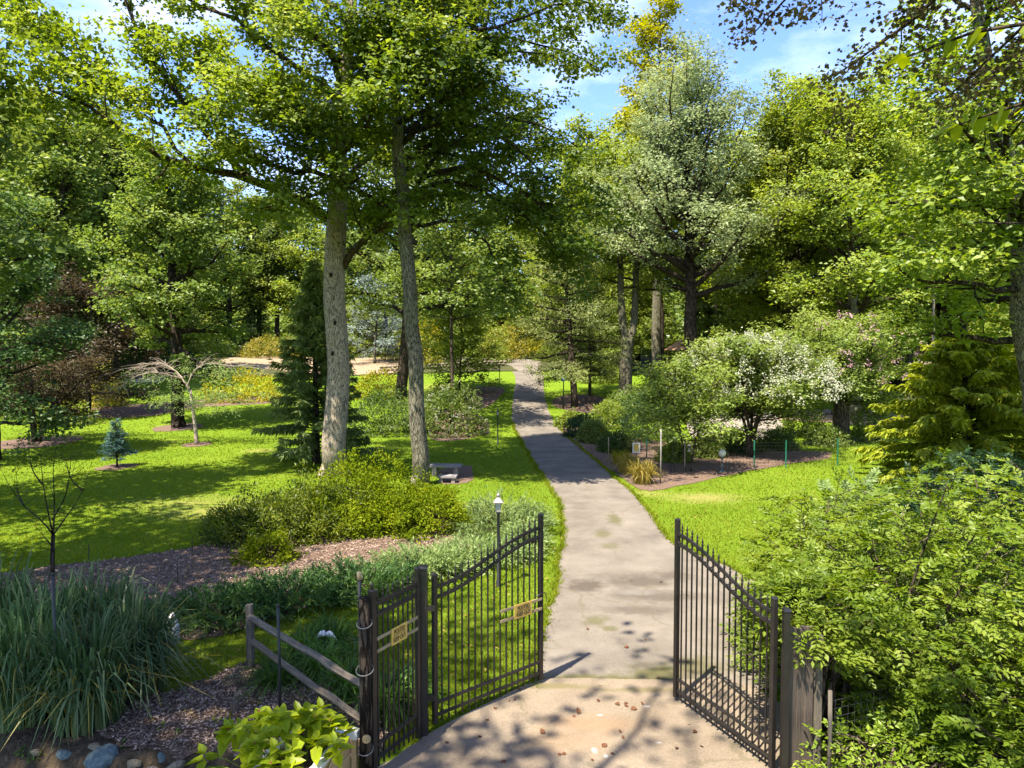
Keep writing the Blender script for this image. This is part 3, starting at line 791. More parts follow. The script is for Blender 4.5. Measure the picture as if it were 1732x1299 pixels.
def shrub(seed, domes, n, leaf, asp=.5, lump=.13, inner=.55, out_tilt=.8, six=False, fr=6.0, stems=14, droop=.1, stem_r=.012, cluster=0, cl_r=.12, upright=.0):
    """domes: (cx, cy, rx, ry, h, share)"""
    rg = np.random.default_rng(seed)
    sb, cb = MB(), MB()
    n = int(n * .52); leaf = leaf * 1.27
    tot = sum(d[5] for d in domes)
    for (cx, cy, rx, ry, h, sh) in domes:
        k = int(n * sh / tot)
        m = k if not cluster else max(1, k // cluster)
        d = nrm(rg.normal(0, 1, (m, 3))); d[:, 2] = np.abs(d[:, 2]) * 1.0 - .12; d = nrm(d)
        f = lumpy(rg, 8, fr); s = (1 + lump * f(d)) * (inner + (1 - inner) * rg.random(m) ** .45)
        P = d * s[:, None] * [rx, ry, h] + [cx, cy, 0]
        P[:, 2] = np.maximum(P[:, 2], .03)
        if cluster:
            P = np.repeat(P, cluster, 0); d = np.repeat(d, cluster, 0); P = P + rg.normal(0, cl_r, P.shape) * [1, 1, .6]
        q = len(P)
        A = d * rg.uniform(.2, 1, q)[:, None] + rg.normal(0, .55, (q, 3)) - [0, 0, droop] + np.array([0, 0, upright])
        N = d * out_tilt + rg.normal(0, .45, (q, 3)) + [0, 0, .5]
        ls = leaf * rg.uniform(.6, 1.35, q)
        cb.leaves(P, A, N, ls, ls * asp, .22, six)
        for i in range(stems):
            dd = nrm(np.array([rg.normal(0, .6), rg.normal(0, .6), rg.uniform(.5, 1)]))
            e = dd * [rx, ry, h] * .8
            sb.tube(resample(np.array([[cx + rg.normal(0, .1), cy + rg.normal(0, .1), -.03], [cx + e[0] * .35, cy + e[1] * .35, e[2] * .55], [cx + e[0], cy + e[1], e[2]]]), [stem_r * 1.6, stem_r, stem_r * .4], 5)[0], np.linspace(stem_r * 1.6, stem_r * .4, 5), 4, False)
    return sb, cb

def put_shrub(b, name, loc, label, mats, cat='shrub', group=None, rz=0.0):
    root = empty(name, loc, label, cat, group, rz)
    b[0].build('stems', mats[0], root); b[1].build('foliage', mats[1], root)
    return root

def grass_clump(seed, n, r, h, reach, w, seg=6, upright=.5):
    rg = np.random.default_rng(seed); mb = MB()
    a0 = rg.uniform(0, 6.28, n); rr = r * np.sqrt(rg.random(n))
    b = np.stack([np.cos(a0) * rr, np.sin(a0) * rr, np.zeros(n)], 1)
    a = a0 + rg.normal(0, .7, n); hh = h * rg.uniform(.55, 1.12, n); re = reach * rg.uniform(.3, 1.2, n)
    t = np.linspace(0, 1, seg)[None, :]
    out = re[:, None] * (t ** 1.9); dr_ = rg.random((n, 1)) ** 1.3; out = out * (.55 + .9 * dr_); z = hh[:, None] * (1.75 * t - (.75 + .85 * dr_) * t ** 2.4)
    P = np.stack([b[:, 0:1] + np.cos(a)[:, None] * out, b[:, 1:2] + np.sin(a)[:, None] * out, np.maximum(z, .0)], -1)
    tw = rg.normal(0, .6, n); sx = np.stack([-np.sin(a + tw), np.cos(a + tw), np.zeros(n)], 1)
    wd = w * np.array([.7, 1, 1, .85, .55, .06])[:seg] if seg == 6 else w * np.linspace(1, .05, seg)
    V = np.stack([P - sx[:, None] * wd[None, :, None] / 2, P + sx[:, None] * wd[None, :, None] / 2], 2)  # n,seg,2,3
    o = (np.arange(n)[:, None] * seg + np.arange(seg - 1)[None]).ravel() * 2
    f = np.stack([o, o + 1, o + 3, o + 2], 1)
    mb.add(V.reshape(-1, 3), f, np.repeat(np.clip(rg.random(n), 0, 1), seg - 1))
    return mb

def rel(pts, base):
    return np.array(pts) - np.asarray(base)

# ------------------------------------------------------------------ the two big shade trees left of the drive
def hero_limb(base, pxs, r0, r1):
    P = rel([W(*q) for q in pxs], base)
    return (P, np.linspace(r0, r1, len(P)))

# tree with the thick pale trunk
A0 = gnd(567, 803)
dA = A0[1]
trA = rel([A0 + [0, 0, -.1]] + [W(x, y, dA) for x, y in ((568, 700), (569, 600), (569, 500), (570, 420), (571, 340), (574, 260), (579, 180), (588, 90), (595, 0), (600, -120), (604, -240))], A0)
rA = np.array([.52, .48, .455, .44, .43, .40, .36, .32, .27, .21, .13, .04])
limA = [hero_limb(A0, [(562, 372, dA), (525, 348, dA - .4), (470, 320, dA - 1), (400, 297, dA - 1.8), (330, 285, dA - 2.5), (270, 262, dA - 3), (215, 228, dA - 3.6), (150, 190, dA - 4.2), (85, 140, dA - 5)], .24, .04),
        hero_limb(A0, [(420, 300, dA - 1.5), (382, 258, dA - 2), (334, 205, dA - 2.5), (286, 138, dA - 3), (238, 57, dA - 3.5), (200, -10, dA - 4)], .15, .04),
        hero_limb(A0, [(382, 258, dA - 2), (358, 200, dA - 1.5), (346, 138, dA - 1), (330, 70, dA)], .12, .03),
        hero_limb(A0, [(570, 300, dA), (535, 250, dA - 1), (515, 215, dA - 1.8), (480, 170, dA - 3), (440, 140, dA - 4)], .17, .03),
        hero_limb(A0, [(578, 190, dA), (530, 130, dA - .5), (472, 95, dA - 1), (405, 38, dA - 1.5), (334, 5, dA - 2), (250, -30, dA - 3)], .16, .03),
        hero_limb(A0, [(585, 120, dA), (520, 40, dA + 1), (440, -30, dA + 2), (360, -70, dA + 2)], .14, .03),
        hero_limb(A0, [(580, 452, dA), (605, 418, dA - .5), (640, 388, dA - 1.2), (672, 362, dA - 2), (720, 330, dA - 2.5)], .18, .05),
        hero_limb(A0, [(577, 250, dA), (620, 190, dA - 1), (660, 130, dA - 2), (690, 70, dA - 3)], .15, .03),
        hero_limb(A0, [(575, 270, dA), (545, 220, dA - 1.8), (520, 200, dA - 3.5), (480, 210, dA - 5)], .12, .03),
        hero_limb(A0, [(572, 330, dA), (600, 290, dA + 2), (630, 250, dA + 4), (650, 220, dA + 6)], .13, .03),
        hero_limb(A0, [(330, 285, dA - 2.5), (290, 230, dA - 2.2), (230, 180, dA - 2), (160, 120, dA - 2), (90, 60, dA - 2), (30, 30, dA - 2)], .09, .03),
        hero_limb(A0, [(585, 130, dA), (640, 60, dA + 1), (700, 0, dA + 1), (760, -60, dA + 1)], .13, .03),
        hero_limb(A0, [(575, 235, dA), (500, 190, dA - 2), (430, 165, dA - 4), (380, 175, dA - 5.5)], .13, .03),
        hero_limb(A0, [(573, 290, dA), (500, 290, dA - 2.5), (430, 270, dA - 4), (390, 240, dA - 5)], .12, .03),
        hero_limb(A0, [(575, 260, dA), (610, 220, dA - 3), (630, 190, dA - 5), (640, 150, dA - 6.5)], .12, .03),
        hero_limb(A0, [(580, 160, dA), (560, 90, dA - 3), (520, 50, dA - 5), (480, 20, dA - 6)], .12, .03),
        hero_limb(A0, [(582, 140, dA), (640, 110, dA - 3), (690, 100, dA - 5), (730, 60, dA - 6)], .12, .03),
        hero_limb(A0, [(572, 310, dA), (530, 330, dA - 2), (480, 345, dA - 3), (440, 350, dA - 3.5)], .09, .02),
        hero_limb(A0, [(215, 228, dA - 3.6), (150, 165, dA - 3), (90, 100, dA - 3), (40, 20, dA - 3)], .06, .02),
        hero_limb(A0, [(150, 190, dA - 4.2), (100, 178, dA - 4.6), (40, 160, dA - 5.2), (-20, 150, dA - 6)], .05, .02)]
limA += auto_limbs(np.random.default_rng(5), (trA, rA), 24, 15, 7.0, 10, .16)
tbA, bbA, cbA = tree_meshes(101, (trA, rA), limA, nsub=11, sublen=2.0, ncl=3, crad=.64, per=58, leaf=.185, flat=.42, sides=16, dens_drop=.16, lean_=1)
rootA = empty('shade_tree', A0, 'tall shade tree with thick pale trunk behind the big rounded bushes', 'tree')
tkA = tbA.build('trunk', M['bark_pale'], rootA, True)
for (px, py) in ((559, 465), (566, 546), (562, 598)):
    c = W(px, py, dA - .52) - A0
    link('knot', MB().lathe([(.0, .02), (.03, .03), (.06, 0), (.07, -.05)], 7).mesh('knot', M['bark_dark']), tkA, loc=c, rot=(math.pi / 2, 0, 0), scale=(1, 1.5, 1))
bbA.build('branches', M['bark_mid'], rootA, True)
cbA.build('crown', M['maple'], rootA)

# slimmer tree beside it
B0 = gnd(712, 822)
dB = B0[1]
trB = rel([B0 + [0, 0, -.1]] + [W(x, y, dB) for x, y in ((709, 740), (703, 650), (697, 560), (691, 480), (684, 390), (678, 310), (673, 240), (670, 170), (664, 90), (658, 0), (655, -140))], B0)
rB = np.array([.36, .31, .29, .28, .27, .26, .24, .21, .18, .14, .10, .03])
limB = [hero_limb(B0, [(690, 382, dB), (730, 380, dB), (770, 376, dB - .3), (805, 392, dB - .6), (830, 425, dB - .8), (850, 470, dB - 1), (862, 500, dB - 1)], .09, .02),
        hero_limb(B0, [(684, 372, dB), (650, 345, dB), (611, 327, dB - .5), (573, 296, dB - 1.2), (531, 254, dB - 2), (510, 210, dB - 2.5)], .13, .03),
        hero_limb(B0, [(692, 430, dB), (697, 370, dB + .5), (705, 310, dB + 1), (730, 270, dB + 1.4), (780, 230, dB + 2), (840, 210, dB + 3)], .13, .03),
        hero_limb(B0, [(705, 310, dB + 1), (760, 285, dB), (820, 290, dB - .5), (880, 320, dB - 1), (930, 360, dB - 1), (970, 410, dB - 1)], .10, .02),
        hero_limb(B0, [(674, 250, dB), (720, 215, dB), (790, 210, dB - 1), (860, 240, dB - 2), (920, 290, dB - 2)], .11, .02),
        hero_limb(B0, [(671, 170, dB), (740, 155, dB), (760, 145, dB), (800, 175, dB - .5), (860, 200, dB - 1), (930, 220, dB - 1.5), (985, 250, dB - 2)], .10, .02),
        hero_limb(B0, [(668, 140, dB), (700, 90, dB - 1), (760, 60, dB - 2), (830, 40, dB - 2.5), (910, 20, dB - 3), (990, 10, dB - 3)], .10, .02),
        hero_limb(B0, [(668, 150, dB), (640, 100, dB - 1), (620, 60, dB - 2.2), (640, 20, dB - 3.5)], .09, .02),
        hero_limb(B0, [(672, 200, dB), (690, 160, dB - 1.2), (740, 130, dB - 2.6), (770, 110, dB - 4)], .09, .02),
        hero_limb(B0, [(665, 100, dB), (720, 40, dB + 1), (800, 0, dB + 2), (880, -40, dB + 2)], .09, .02),
        hero_limb(B0, [(880, 320, dB - 1), (920, 345, dB), (960, 350, dB + 1), (1000, 370, dB + 2)], .05, .02),
        hero_limb(B0, [(820, 290, dB - .5), (850, 330, dB + .5), (900, 380, dB + 1), (950, 430, dB + 1), (985, 465, dB + 1)], .05, .02),
        hero_limb(B0, [(682, 360, dB), (730, 335, dB + 3), (800, 340, dB + 7), (870, 372, dB + 11), (930, 410, dB + 15)], .12, .02),
        hero_limb(B0, [(678, 300, dB), (720, 290, dB + 3), (780, 300, dB + 7), (840, 330, dB + 10), (890, 370, dB + 12)], .11, .02),
        hero_limb(B0, [(676, 280, dB), (740, 240, dB + 3), (820, 235, dB + 6), (900, 260, dB + 9), (960, 300, dB + 11)], .11, .02),
        hero_limb(B0, [(673, 230, dB), (740, 190, dB + 3), (830, 175, dB + 5), (920, 190, dB + 7)], .10, .02),
        hero_limb(B0, [(680, 330, dB), (760, 310, dB + 1), (840, 330, dB + 2), (910, 385, dB + 3), (960, 440, dB + 3.5)], .10, .02),
        hero_limb(B0, [(671, 180, dB), (750, 110, dB + 2), (830, 90, dB + 3), (910, 90, dB + 4), (970, 110, dB + 4)], .09, .02),
        hero_limb(B0, [(671, 210, dB), (740, 175, dB - 2), (800, 150, dB - 3), (850, 130, dB - 3.5)], .09, .02),
        hero_limb(B0, [(664, 70, dB), (760, 10, dB), (870, -20, dB - .5), (970, -5, dB - 1), (1050, 35, dB - 1.5)], .10, .02),
        hero_limb(B0, [(666, 110, dB), (760, 70, dB + 3), (860, 60, dB + 5), (950, 80, dB + 6), (1010, 120, dB + 7)], .10, .02),
        hero_limb(B0, [(676, 270, dB), (760, 260, dB + 5), (850, 290, dB + 9), (930, 330, dB + 12), (990, 380, dB + 14)], .10, .02),
        hero_limb(B0, [(690, 400, dB), (670, 380, dB + 1.5), (650, 365, dB + 3), (620, 350, dB + 4.5)], .08, .02),
        hero_limb(B0, [(675, 260, dB), (690, 230, dB + 2), (730, 200, dB + 4), (780, 180, dB + 6)], .09, .02)]
limB += auto_limbs(np.random.default_rng(6), (trB, rB), 22, 14, 5.5, 8, .1)
tbB, bbB, cbB = tree_meshes(102, (trB, rB), limB, nsub=10, sublen=1.9, ncl=3, crad=.62, per=52, leaf=.175, flat=.42, sides=14, dens_drop=.24, lean_=1)
rootB = empty('shade_tree', B0, 'slimmer leaning tree with grey mossy trunk nearest the drive', 'tree')
tbB.build('trunk', M['bark_grey'], rootB, True)
bbB.build('branches', M['bark_dark'], rootB, True)
cbB.build('crown', M['maple_dark'], rootB)

# ------------------------------------------------------------------ forest prototypes
def proto(seed, H, r0, z0, R, n, kinds, **kw):
    rg = np.random.default_rng(seed)
    tp = np.array([[0, 0, -.15], [rg.normal(0, .15), rg.normal(0, .15), H * .3], [rg.normal(0, .35), rg.normal(0, .35), H * .65], [rg.normal(0, .5), rg.normal(0, .5), H]])
    tr = np.array([r0, r0 * .78, r0 * .42, .03])
    kinds = dict(dict(z1=.80, env_min=.62), **kinds); kinds['el'] = (kinds.get('el', (20, 55))[0], 70)
    lm = auto_limbs(rg, (tp, tr), H, z0, R, n, r0 * .42, **kinds)
    a, b, c = tree_meshes(seed + 1, (tp, tr), lm, **kw)
    return a.mesh('trunk', M['bark_mid'], True), b.mesh('branches', M['bark_dark'], True), c.mesh('crown', M['forest'])

PR = [proto(201, 26, .42, 7, 6.0, 34, dict(), nsub=6, sublen=2.3, ncl=3, crad=.95, per=52, leaf=.27, sides=8, tilt=.75),
      proto(203, 24, .38, 4, 6.2, 36, dict(el=(8, 50)), nsub=6, sublen=2.3, ncl=3, crad=.95, per=52, leaf=.27, sides=8, tilt=.75),
      proto(205, 28, .45, 10, 5.6, 32, dict(el=(25, 60)), nsub=6, sublen=2.3, ncl=3, crad=1.0, per=54, leaf=.28, sides=8, tilt=.75),
      proto(207, 14, .22, 2.0, 4.0, 30, dict(el=(5, 45)), nsub=5, sublen=1.7, ncl=3, crad=.8, per=46, leaf=.22, sides=7, tilt=.7)]

def forest_tree(px, d, H, k, mat, label, cat='tree', group=None, bark=None, name='woodland_tree', seed=0, wide=1.0):
    x = (px - 866) / F * d
    base = (x, d, float(tz(x, d)) - .05)
    s = H / (26, 24, 28, 14)[k]
    return place(PR[k], name, base, label, cat, group, rz=(px * 1.37 + d * .7) % 6.28, sc=(s * wide, s * wide, s), mats=(bark or M['bark_mid'], M['bark_dark'], mat))

Lg = 'tall leafy tree in the wood behind the left lawn'
for px, d, H, k, mt in ((-90, 62, 27, 0, 'forest'), (20, 66, 30, 2, 'forest'), (110, 60, 26, 1, 'forest'), (190, 70, 28, 0, 'forest'), (60, 78, 31, 1, 'forest_yellow'), (205, 84, 27, 1, 'forest'), (262, 72, 24, 0, 'forest_yellow'),
                        (390, 104, 26, 1, 'forest_yellow'), (470, 106, 25, 0, 'forest'), (140, 92, 32, 2, 'forest_yellow'), (330, 100, 28, 2, 'forest'), (440, 108, 27, 2, 'forest'), (-40, 84, 30, 1, 'forest'), (530, 104, 24, 1, 'forest_yellow'), (-160, 70, 28, 1, 'forest')):
    forest_tree(px, d, H, k, M[mt], Lg, group='trees of the wood behind the left lawn')
Cg = 'leafy tree in the far wood beyond the top of the drive'
for px, d, H, k, mt in ((590, 100, 23, 1, 'forest'), (650, 110, 25, 0, 'forest_yellow'), (720, 106, 21, 1, 'forest_yellow'), (780, 114, 22, 0, 'forest_yellow'), (840, 108, 24, 1, 'forest_yellow'), (900, 112, 27, 0, 'forest_yellow'), (960, 102, 28, 1, 'forest_yellow'), (1020, 108, 32, 1, 'forest_yellow'), (690, 124, 24, 2, 'forest'), (810, 128, 23, 2, 'forest'), (930, 126, 24, 2, 'forest')):
    forest_tree(px, d, H, k, M[mt], Cg, group='trees of the far wood beyond the drive')
Rg = 'tall leafy tree in the wood on the right'
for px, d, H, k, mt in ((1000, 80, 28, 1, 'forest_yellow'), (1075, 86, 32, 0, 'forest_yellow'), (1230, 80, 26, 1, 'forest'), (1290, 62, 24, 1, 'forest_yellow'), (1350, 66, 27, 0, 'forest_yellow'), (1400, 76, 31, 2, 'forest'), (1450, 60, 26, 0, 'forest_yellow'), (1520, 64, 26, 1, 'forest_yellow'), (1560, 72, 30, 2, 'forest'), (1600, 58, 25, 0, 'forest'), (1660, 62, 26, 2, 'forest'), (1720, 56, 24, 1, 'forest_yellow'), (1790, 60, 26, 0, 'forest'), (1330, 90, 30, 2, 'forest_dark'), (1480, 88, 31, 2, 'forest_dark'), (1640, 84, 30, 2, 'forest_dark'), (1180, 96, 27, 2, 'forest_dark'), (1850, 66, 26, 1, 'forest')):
    forest_tree(px, d, H, k, M[mt], Rg, group='trees of the wood on the right', bark=M['bark_dark'] if px % 3 else M['bark_grey'])
Ug = 'small leafy understorey tree at the edge of the wood'
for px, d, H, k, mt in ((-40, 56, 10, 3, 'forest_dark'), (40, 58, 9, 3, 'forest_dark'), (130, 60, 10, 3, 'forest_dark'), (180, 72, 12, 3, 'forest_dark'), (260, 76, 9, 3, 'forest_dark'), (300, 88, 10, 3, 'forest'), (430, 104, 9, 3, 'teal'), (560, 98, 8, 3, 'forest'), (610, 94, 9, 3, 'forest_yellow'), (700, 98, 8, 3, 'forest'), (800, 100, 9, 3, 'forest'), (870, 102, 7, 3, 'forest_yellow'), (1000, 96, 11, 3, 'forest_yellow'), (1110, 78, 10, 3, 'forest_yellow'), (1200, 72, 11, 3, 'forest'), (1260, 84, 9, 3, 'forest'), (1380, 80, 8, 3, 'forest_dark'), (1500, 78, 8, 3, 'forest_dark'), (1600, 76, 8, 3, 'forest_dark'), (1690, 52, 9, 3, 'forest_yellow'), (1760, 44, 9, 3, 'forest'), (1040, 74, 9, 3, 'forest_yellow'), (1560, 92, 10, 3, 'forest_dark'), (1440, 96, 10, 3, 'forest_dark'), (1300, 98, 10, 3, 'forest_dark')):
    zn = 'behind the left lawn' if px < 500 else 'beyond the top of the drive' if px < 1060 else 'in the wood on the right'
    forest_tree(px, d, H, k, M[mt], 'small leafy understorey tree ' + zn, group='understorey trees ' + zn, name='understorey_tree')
# slim bare trunks standing in the right-hand wood
for i, (px, d, H, r) in enumerate(((1118, 66, 14, .28), (1212, 70, 15, .22), (1488, 58, 13, .22), (1512, 66, 14, .26), (1540, 60, 13, .2), (1590, 70, 14, .25), (1625, 56, 13, .24), (1660, 66, 14, .2), (1575, 50, 12, .16))):
    x = (px - 866) / F * d
    rg = np.random.default_rng(900 + i)
    tp = np.array([[0, 0, -.1], [rg.normal(0, .1), 0, H * .5], [rg.normal(0, .4), rg.normal(0, .4), H]])
    lm = auto_limbs(rg, (tp, np.array([r, r * .8, .05])), H, H * .72, 2.6, 5, r * .4)
    a, b, c = tree_meshes(910 + i, (tp, np.array([r, r * .8, .05])), lm, nsub=4, sublen=1.5, ncl=3, crad=.8, per=40, leaf=.26, sides=8)
    root = empty('woodland_tree', (x, d, float(tz(x, d))), 'slim straight trunk standing in the shaded wood on the right', 'tree', 'slim trunks in the right wood')
    a.build('trunk', M[('bark_dark', 'bark_grey', 'bark_pale')[i % 3]], root, True); b.build('branches', M['bark_dark'], root, True); c.build('crown', M['forest_dark'], root)

def leaf_mass(name, seed, n, x0, x1, y0, y1, h0, h1, leaf, mat, label, holes=None):
    rg = np.random.default_rng(seed)
    m = n // 14
    x = rg.uniform(x0, x1, m); y = rg.uniform(y0, y1, m)
    if holes: k = holes(x, y); x, y = x[k], y[k]
    top = h0 + (h1 - h0) * (.5 + .5 * np.sin(x * .31 + 2 * np.sin(y * .21)) * np.sin(y * .27 + x * .11)) * rg.uniform(.7, 1, len(x))
    z = tz(x, y) + top * rg.random(len(x)) ** .75
    P, A, N, l1, w1, _ = clump_leaves(rg, np.stack([x, y, z], 1), leaf * 2.6, 14, leaf, .7, .6, .25, tilt=.8)
    tag(MB().leaves(P, A, N, l1, w1).build(name, mat), label, None, None, 'stuff')
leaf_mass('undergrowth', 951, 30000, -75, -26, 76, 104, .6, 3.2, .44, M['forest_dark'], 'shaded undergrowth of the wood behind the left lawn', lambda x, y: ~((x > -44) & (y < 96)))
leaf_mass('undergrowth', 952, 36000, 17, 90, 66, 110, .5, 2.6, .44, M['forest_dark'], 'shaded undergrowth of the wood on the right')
leaf_mass('undergrowth', 953, 20000, -44, 30, 101, 116, .8, 4.2, .48, M['forest'], 'leafy undergrowth of the far wood beyond the drive')
leaf_mass('treeline', 955, 26000, -110, 110, 122, 134, 5, 9, 1.2, M['forest'], 'thick scrub at the foot of the distant wood')
leaf_mass('treeline', 954, 42000, -150, 150, 140, 156, 12, 22, 1.8, M['forest'], 'distant wood closing off the view behind the garden')

# ------------------------------------------------------------------ named garden trees
def own_tree(name, base, label, seed, H, r0, z0, R, n, leafm, barkm, limb_kw=None, lean=(0, 0), twig='bark_dark', **kw):
    rg = np.random.default_rng(seed)
    tp = np.array([[0, 0, -.12], [lean[0] * .3 + rg.normal(0, .08), lean[1] * .3, H * .3], [lean[0] * .7 + rg.normal(0, .15), lean[1] * .7, H * .65], [lean[0], lean[1], H]])
    tr = np.array([r0, r0 * .82, r0 * .5, .03])
    lm = auto_limbs(rg, (tp, tr), H, z0, R, n, r0 * .45, **(limb_kw or {}))
    a, b, c = tree_meshes(seed + 1, (tp, tr), lm, **kw)
    root = empty(name, base, label, 'tree')
    a.build('trunk', M[barkm], root, True); b.build('branches', M[twig], root, True); c.build('crown', M[leafm], root)
    return root

def onx(px, d):
    x = (px - 866) / F * d
    return np.array([x, d, float(tz(x, d))])

own_tree('shade_tree', gnd(301, 722), 'round green shade tree with dark trunk standing on the left lawn', 301, 18, .42, 5.2, 5.0, 30, 'forest', 'bark_dark', dict(el=(0, 66), z1=.85, env_min=.6), nsub=7, sublen=1.9, ncl=3, crad=.75, per=52, leaf=.2, flat=.4)
own_tree('garden_tree', gnd(678, 684), 'brown trunked tree just behind the slim grey trunk', 303, 20, .5, 7, 9.0, 40, 'forest', 'bark_mid', dict(el=(5, 50)), lean=(2.2, -3.0), nsub=6, sublen=2.2, ncl=3, crad=.8, per=46, leaf=.22)
own_tree('linden_tree', onx(1165, 52), 'large silvery green crowned tree with dark trunk right of the drive', 305, 24.5, .56, 9.0, 8.8, 46, 'silver_green', 'bark_dark', dict(el=(12, 72), up=.10, shape=.25, z1=.82, env_min=.72), nsub=8, sublen=2.1, ncl=3, crad=.72, per=66, leaf=.2, asp=.5, flat=.6, tilt=.8, dens_drop=.12)
own_tree('poplar_tree', onx(1110, 66), 'very tall tree with yellowing top rising behind the silvery tree', 307, 37, .5, 14, 5.0, 30, 'gold_top', 'bark_grey', dict(el=(25, 65)), nsub=6, sublen=1.9, ncl=3, crad=.8, per=44, leaf=.24)
own_tree('oak_tree', onx(1345, 54), 'light green rounded tree right of the silvery tree', 309, 25.5, .4, 7, 6.8, 40, 'forest_yellow', 'bark_dark', dict(el=(8, 66), z1=.85, env_min=.6), nsub=7, sublen=2.1, ncl=3, crad=.8, per=56, leaf=.2, flat=.38)
own_tree('oak_tree', onx(1450, 47), 'bright green spreading tree above the pink flowering tree', 311, 23, .4, 6.5, 6.8, 40, 'forest_yellow', 'bark_grey', dict(el=(8, 66), z1=.85, env_min=.6), lean=(-1.2, 0), nsub=7, sublen=2.1, ncl=3, crad=.8, per=56, leaf=.19, flat=.38)
own_tree('dogwood_tree', onx(-10, 33), 'blue green leafed tree at the left edge of the lawn', 313, 11.5, .2, 1.6, 3.8, 34, 'teal', 'bark_dark', dict(el=(0, 50)), nsub=6, sublen=1.6, ncl=3, crad=.6, per=50, leaf=.16)
own_tree('red_maple_tree', gnd(150, 705), 'dark bronze leafed tree in the shade at left', 315, 9.5, .2, 1.8, 4.6, 30, 'red_maple', 'bark_dark', dict(el=(0, 40)), nsub=6, sublen=1.7, ncl=3, crad=.7, per=48, leaf=.17)

own_tree('garden_tree', (-3.9, 45.0, float(tz(-3.9, 45.0))), 'slim high crowned tree added behind the slim grey trunk to shade the drive', 317, 14.5, .13, 7.0, 4.2, 24, 'forest', 'bark_mid', dict(el=(5, 60), env_min=.5), nsub=5, sublen=1.5, ncl=3, crad=.65, per=40, leaf=.19, dens_drop=.2)  # tree added so that its high crown casts dappled shade on the drive
# fork trunked tree right of the drive
K0 = onx(1058, 57)
f1 = rel([K0 + [0, 0, -.1], W(1058, 640, 57), W(1060, 580, 57), W(1061, 566, 57)], K0)
fl = [(rel([W(1060, 585, 57), W(1053, 545, 57), W(1050, 490, 57), W(1049, 430, 57), W(1045, 350, 57), W(1040, 250, 57)], K0), np.array([.36, .32, .28, .25, .18, .06])),
      (rel([W(1062, 585, 57), W(1072, 550, 57), W(1075, 490, 57), W(1077, 430, 57), W(1085, 350, 57), W(1092, 260, 57)], K0), np.array([.36, .30, .27, .24, .18, .06]))]
rootK = empty('forked_tree', K0, 'tree with pale trunk forking in two right of the drive', 'tree')
tk = MB()
tk.tube(*resample(f1, [.62, .55, .52, .46], 10), 14)
rgK = np.random.default_rng(77)
limK = []
for P, R in fl:
    tk.tube(*resample(P, R, 14), 12)
    limK += auto_limbs(rgK, (P, R), P[-1][2], 9, 4.6, 13, .12, el=(5, 55))
_, bK, cK = tree_meshes(320, (f1, np.array([.3, .3, .3, .3])), limK, nsub=6, sublen=1.8, ncl=3, crad=.75, per=50, leaf=.2, flat=.4)
tk.build('trunk', M['bark_grey'], rootK, True); bK.build('branches', M['bark_mid'], rootK, True); cK.build('crown', M['forest_yellow'], rootK)

# tree at the right edge with leaning trunk
R0 = np.array([17.2, 21.0, 0.0])
trR = rel([R0 + [0, 0, -.1], W(1742, 600, 21.5), W(1729, 470, 21), W(1716, 335, 21), W(1692, 230, 21), W(1672, 130, 21), W(1652, 10, 21), W(1640, -140, 21)], R0)
rR = np.array([.5, .42, .36, .32, .27, .23, .17, .04])
limR = auto_limbs(np.random.default_rng(8), (trR, rR), 18, 5.0, 4.6, 26, .13, el=(-5, 40))
limR += [hero_limb(R0, [(1720, 380, 21), (1690, 300, 19.5), (1650, 240, 18.5), (1610, 190, 18)], .09, .02), hero_limb(R0, [(1700, 260, 21), (1650, 200, 20), (1600, 150, 19.5), (1560, 170, 19)], .08, .02), hero_limb(R0, [(1725, 420, 21), (1670, 360, 20), (1600, 330, 19), (1560, 340, 18.5)], .08, .02), hero_limb(R0, [(1728, 450, 21), (1690, 430, 20), (1630, 420, 19), (1580, 440, 18.5)], .07, .02)]
tR, bR, cR = tree_meshes(330, (trR, rR), limR, nsub=7, sublen=1.6, ncl=3, crad=.6, per=52, leaf=.15, flat=.4)
rootR = empty('leaning_tree', R0, 'tree with leaning grey trunk at the right edge of the picture', 'tree')
tR.build('trunk', M['bark_grey'], rootR, True); bR.build('branches', M['bark_dark'], rootR, True); cR.build('crown', M['maple'], rootR)

# tree to the right of the viewpoint whose boughs hang into the top of the view
O0 = np.array([7.5, 2.5, 0.0])
trO = np.array([[0, 0, -.1], [.1, 0, 5], [0, .2, 10], [0, .4, 16]]); rO = np.array([.34, .28, .2, .04])
limO = [(rel([O0 + [0, .2, 8.8], (8.7, 6, 11.3), (8.8, 9, 12.0), (8.4, 12, 11.8), (7.6, 14, 11.3), (7.0, 15, 10.9)], O0), np.linspace(.12, .012, 6)),
        (rel([O0 + [0, .2, 8.4], (9.4, 6, 10.6), (10.0, 9.5, 11.3), (9.6, 12.5, 11.1), (9.0, 14.3, 10.6)], O0), np.linspace(.12, .012, 5)),
        (rel([O0 + [0, .2, 9.3], (8.0, 6, 11.9), (6.8, 9.5, 12.6), (5.8, 12.2, 12.3), (5.0, 14.6, 11.9)], O0), np.linspace(.12, .012, 5)),
        (rel([O0 + [0, .2, 7.6], (10, 6, 9.9), (11.2, 10, 10.8), (10.9, 13, 10.6), (10.4, 14.4, 10.3)], O0), np.linspace(.1, .012, 5))]
limO2 = auto_limbs(np.random.default_rng(9), (trO, rO), 16, 9, 3.5, 8, .1)
tO, bO, cO = tree_meshes(340, (trO, rO), limO + limO2, nsub=14, sublen=1.6, ncl=4, crad=.5, per=26, leaf=.105, flat=.5, tstart=.45, dens_drop=.05, lean_=1)
rootO = empty('overhanging_tree', O0, 'overhanging boughs with small dark purplish leaves along the top right', 'tree')
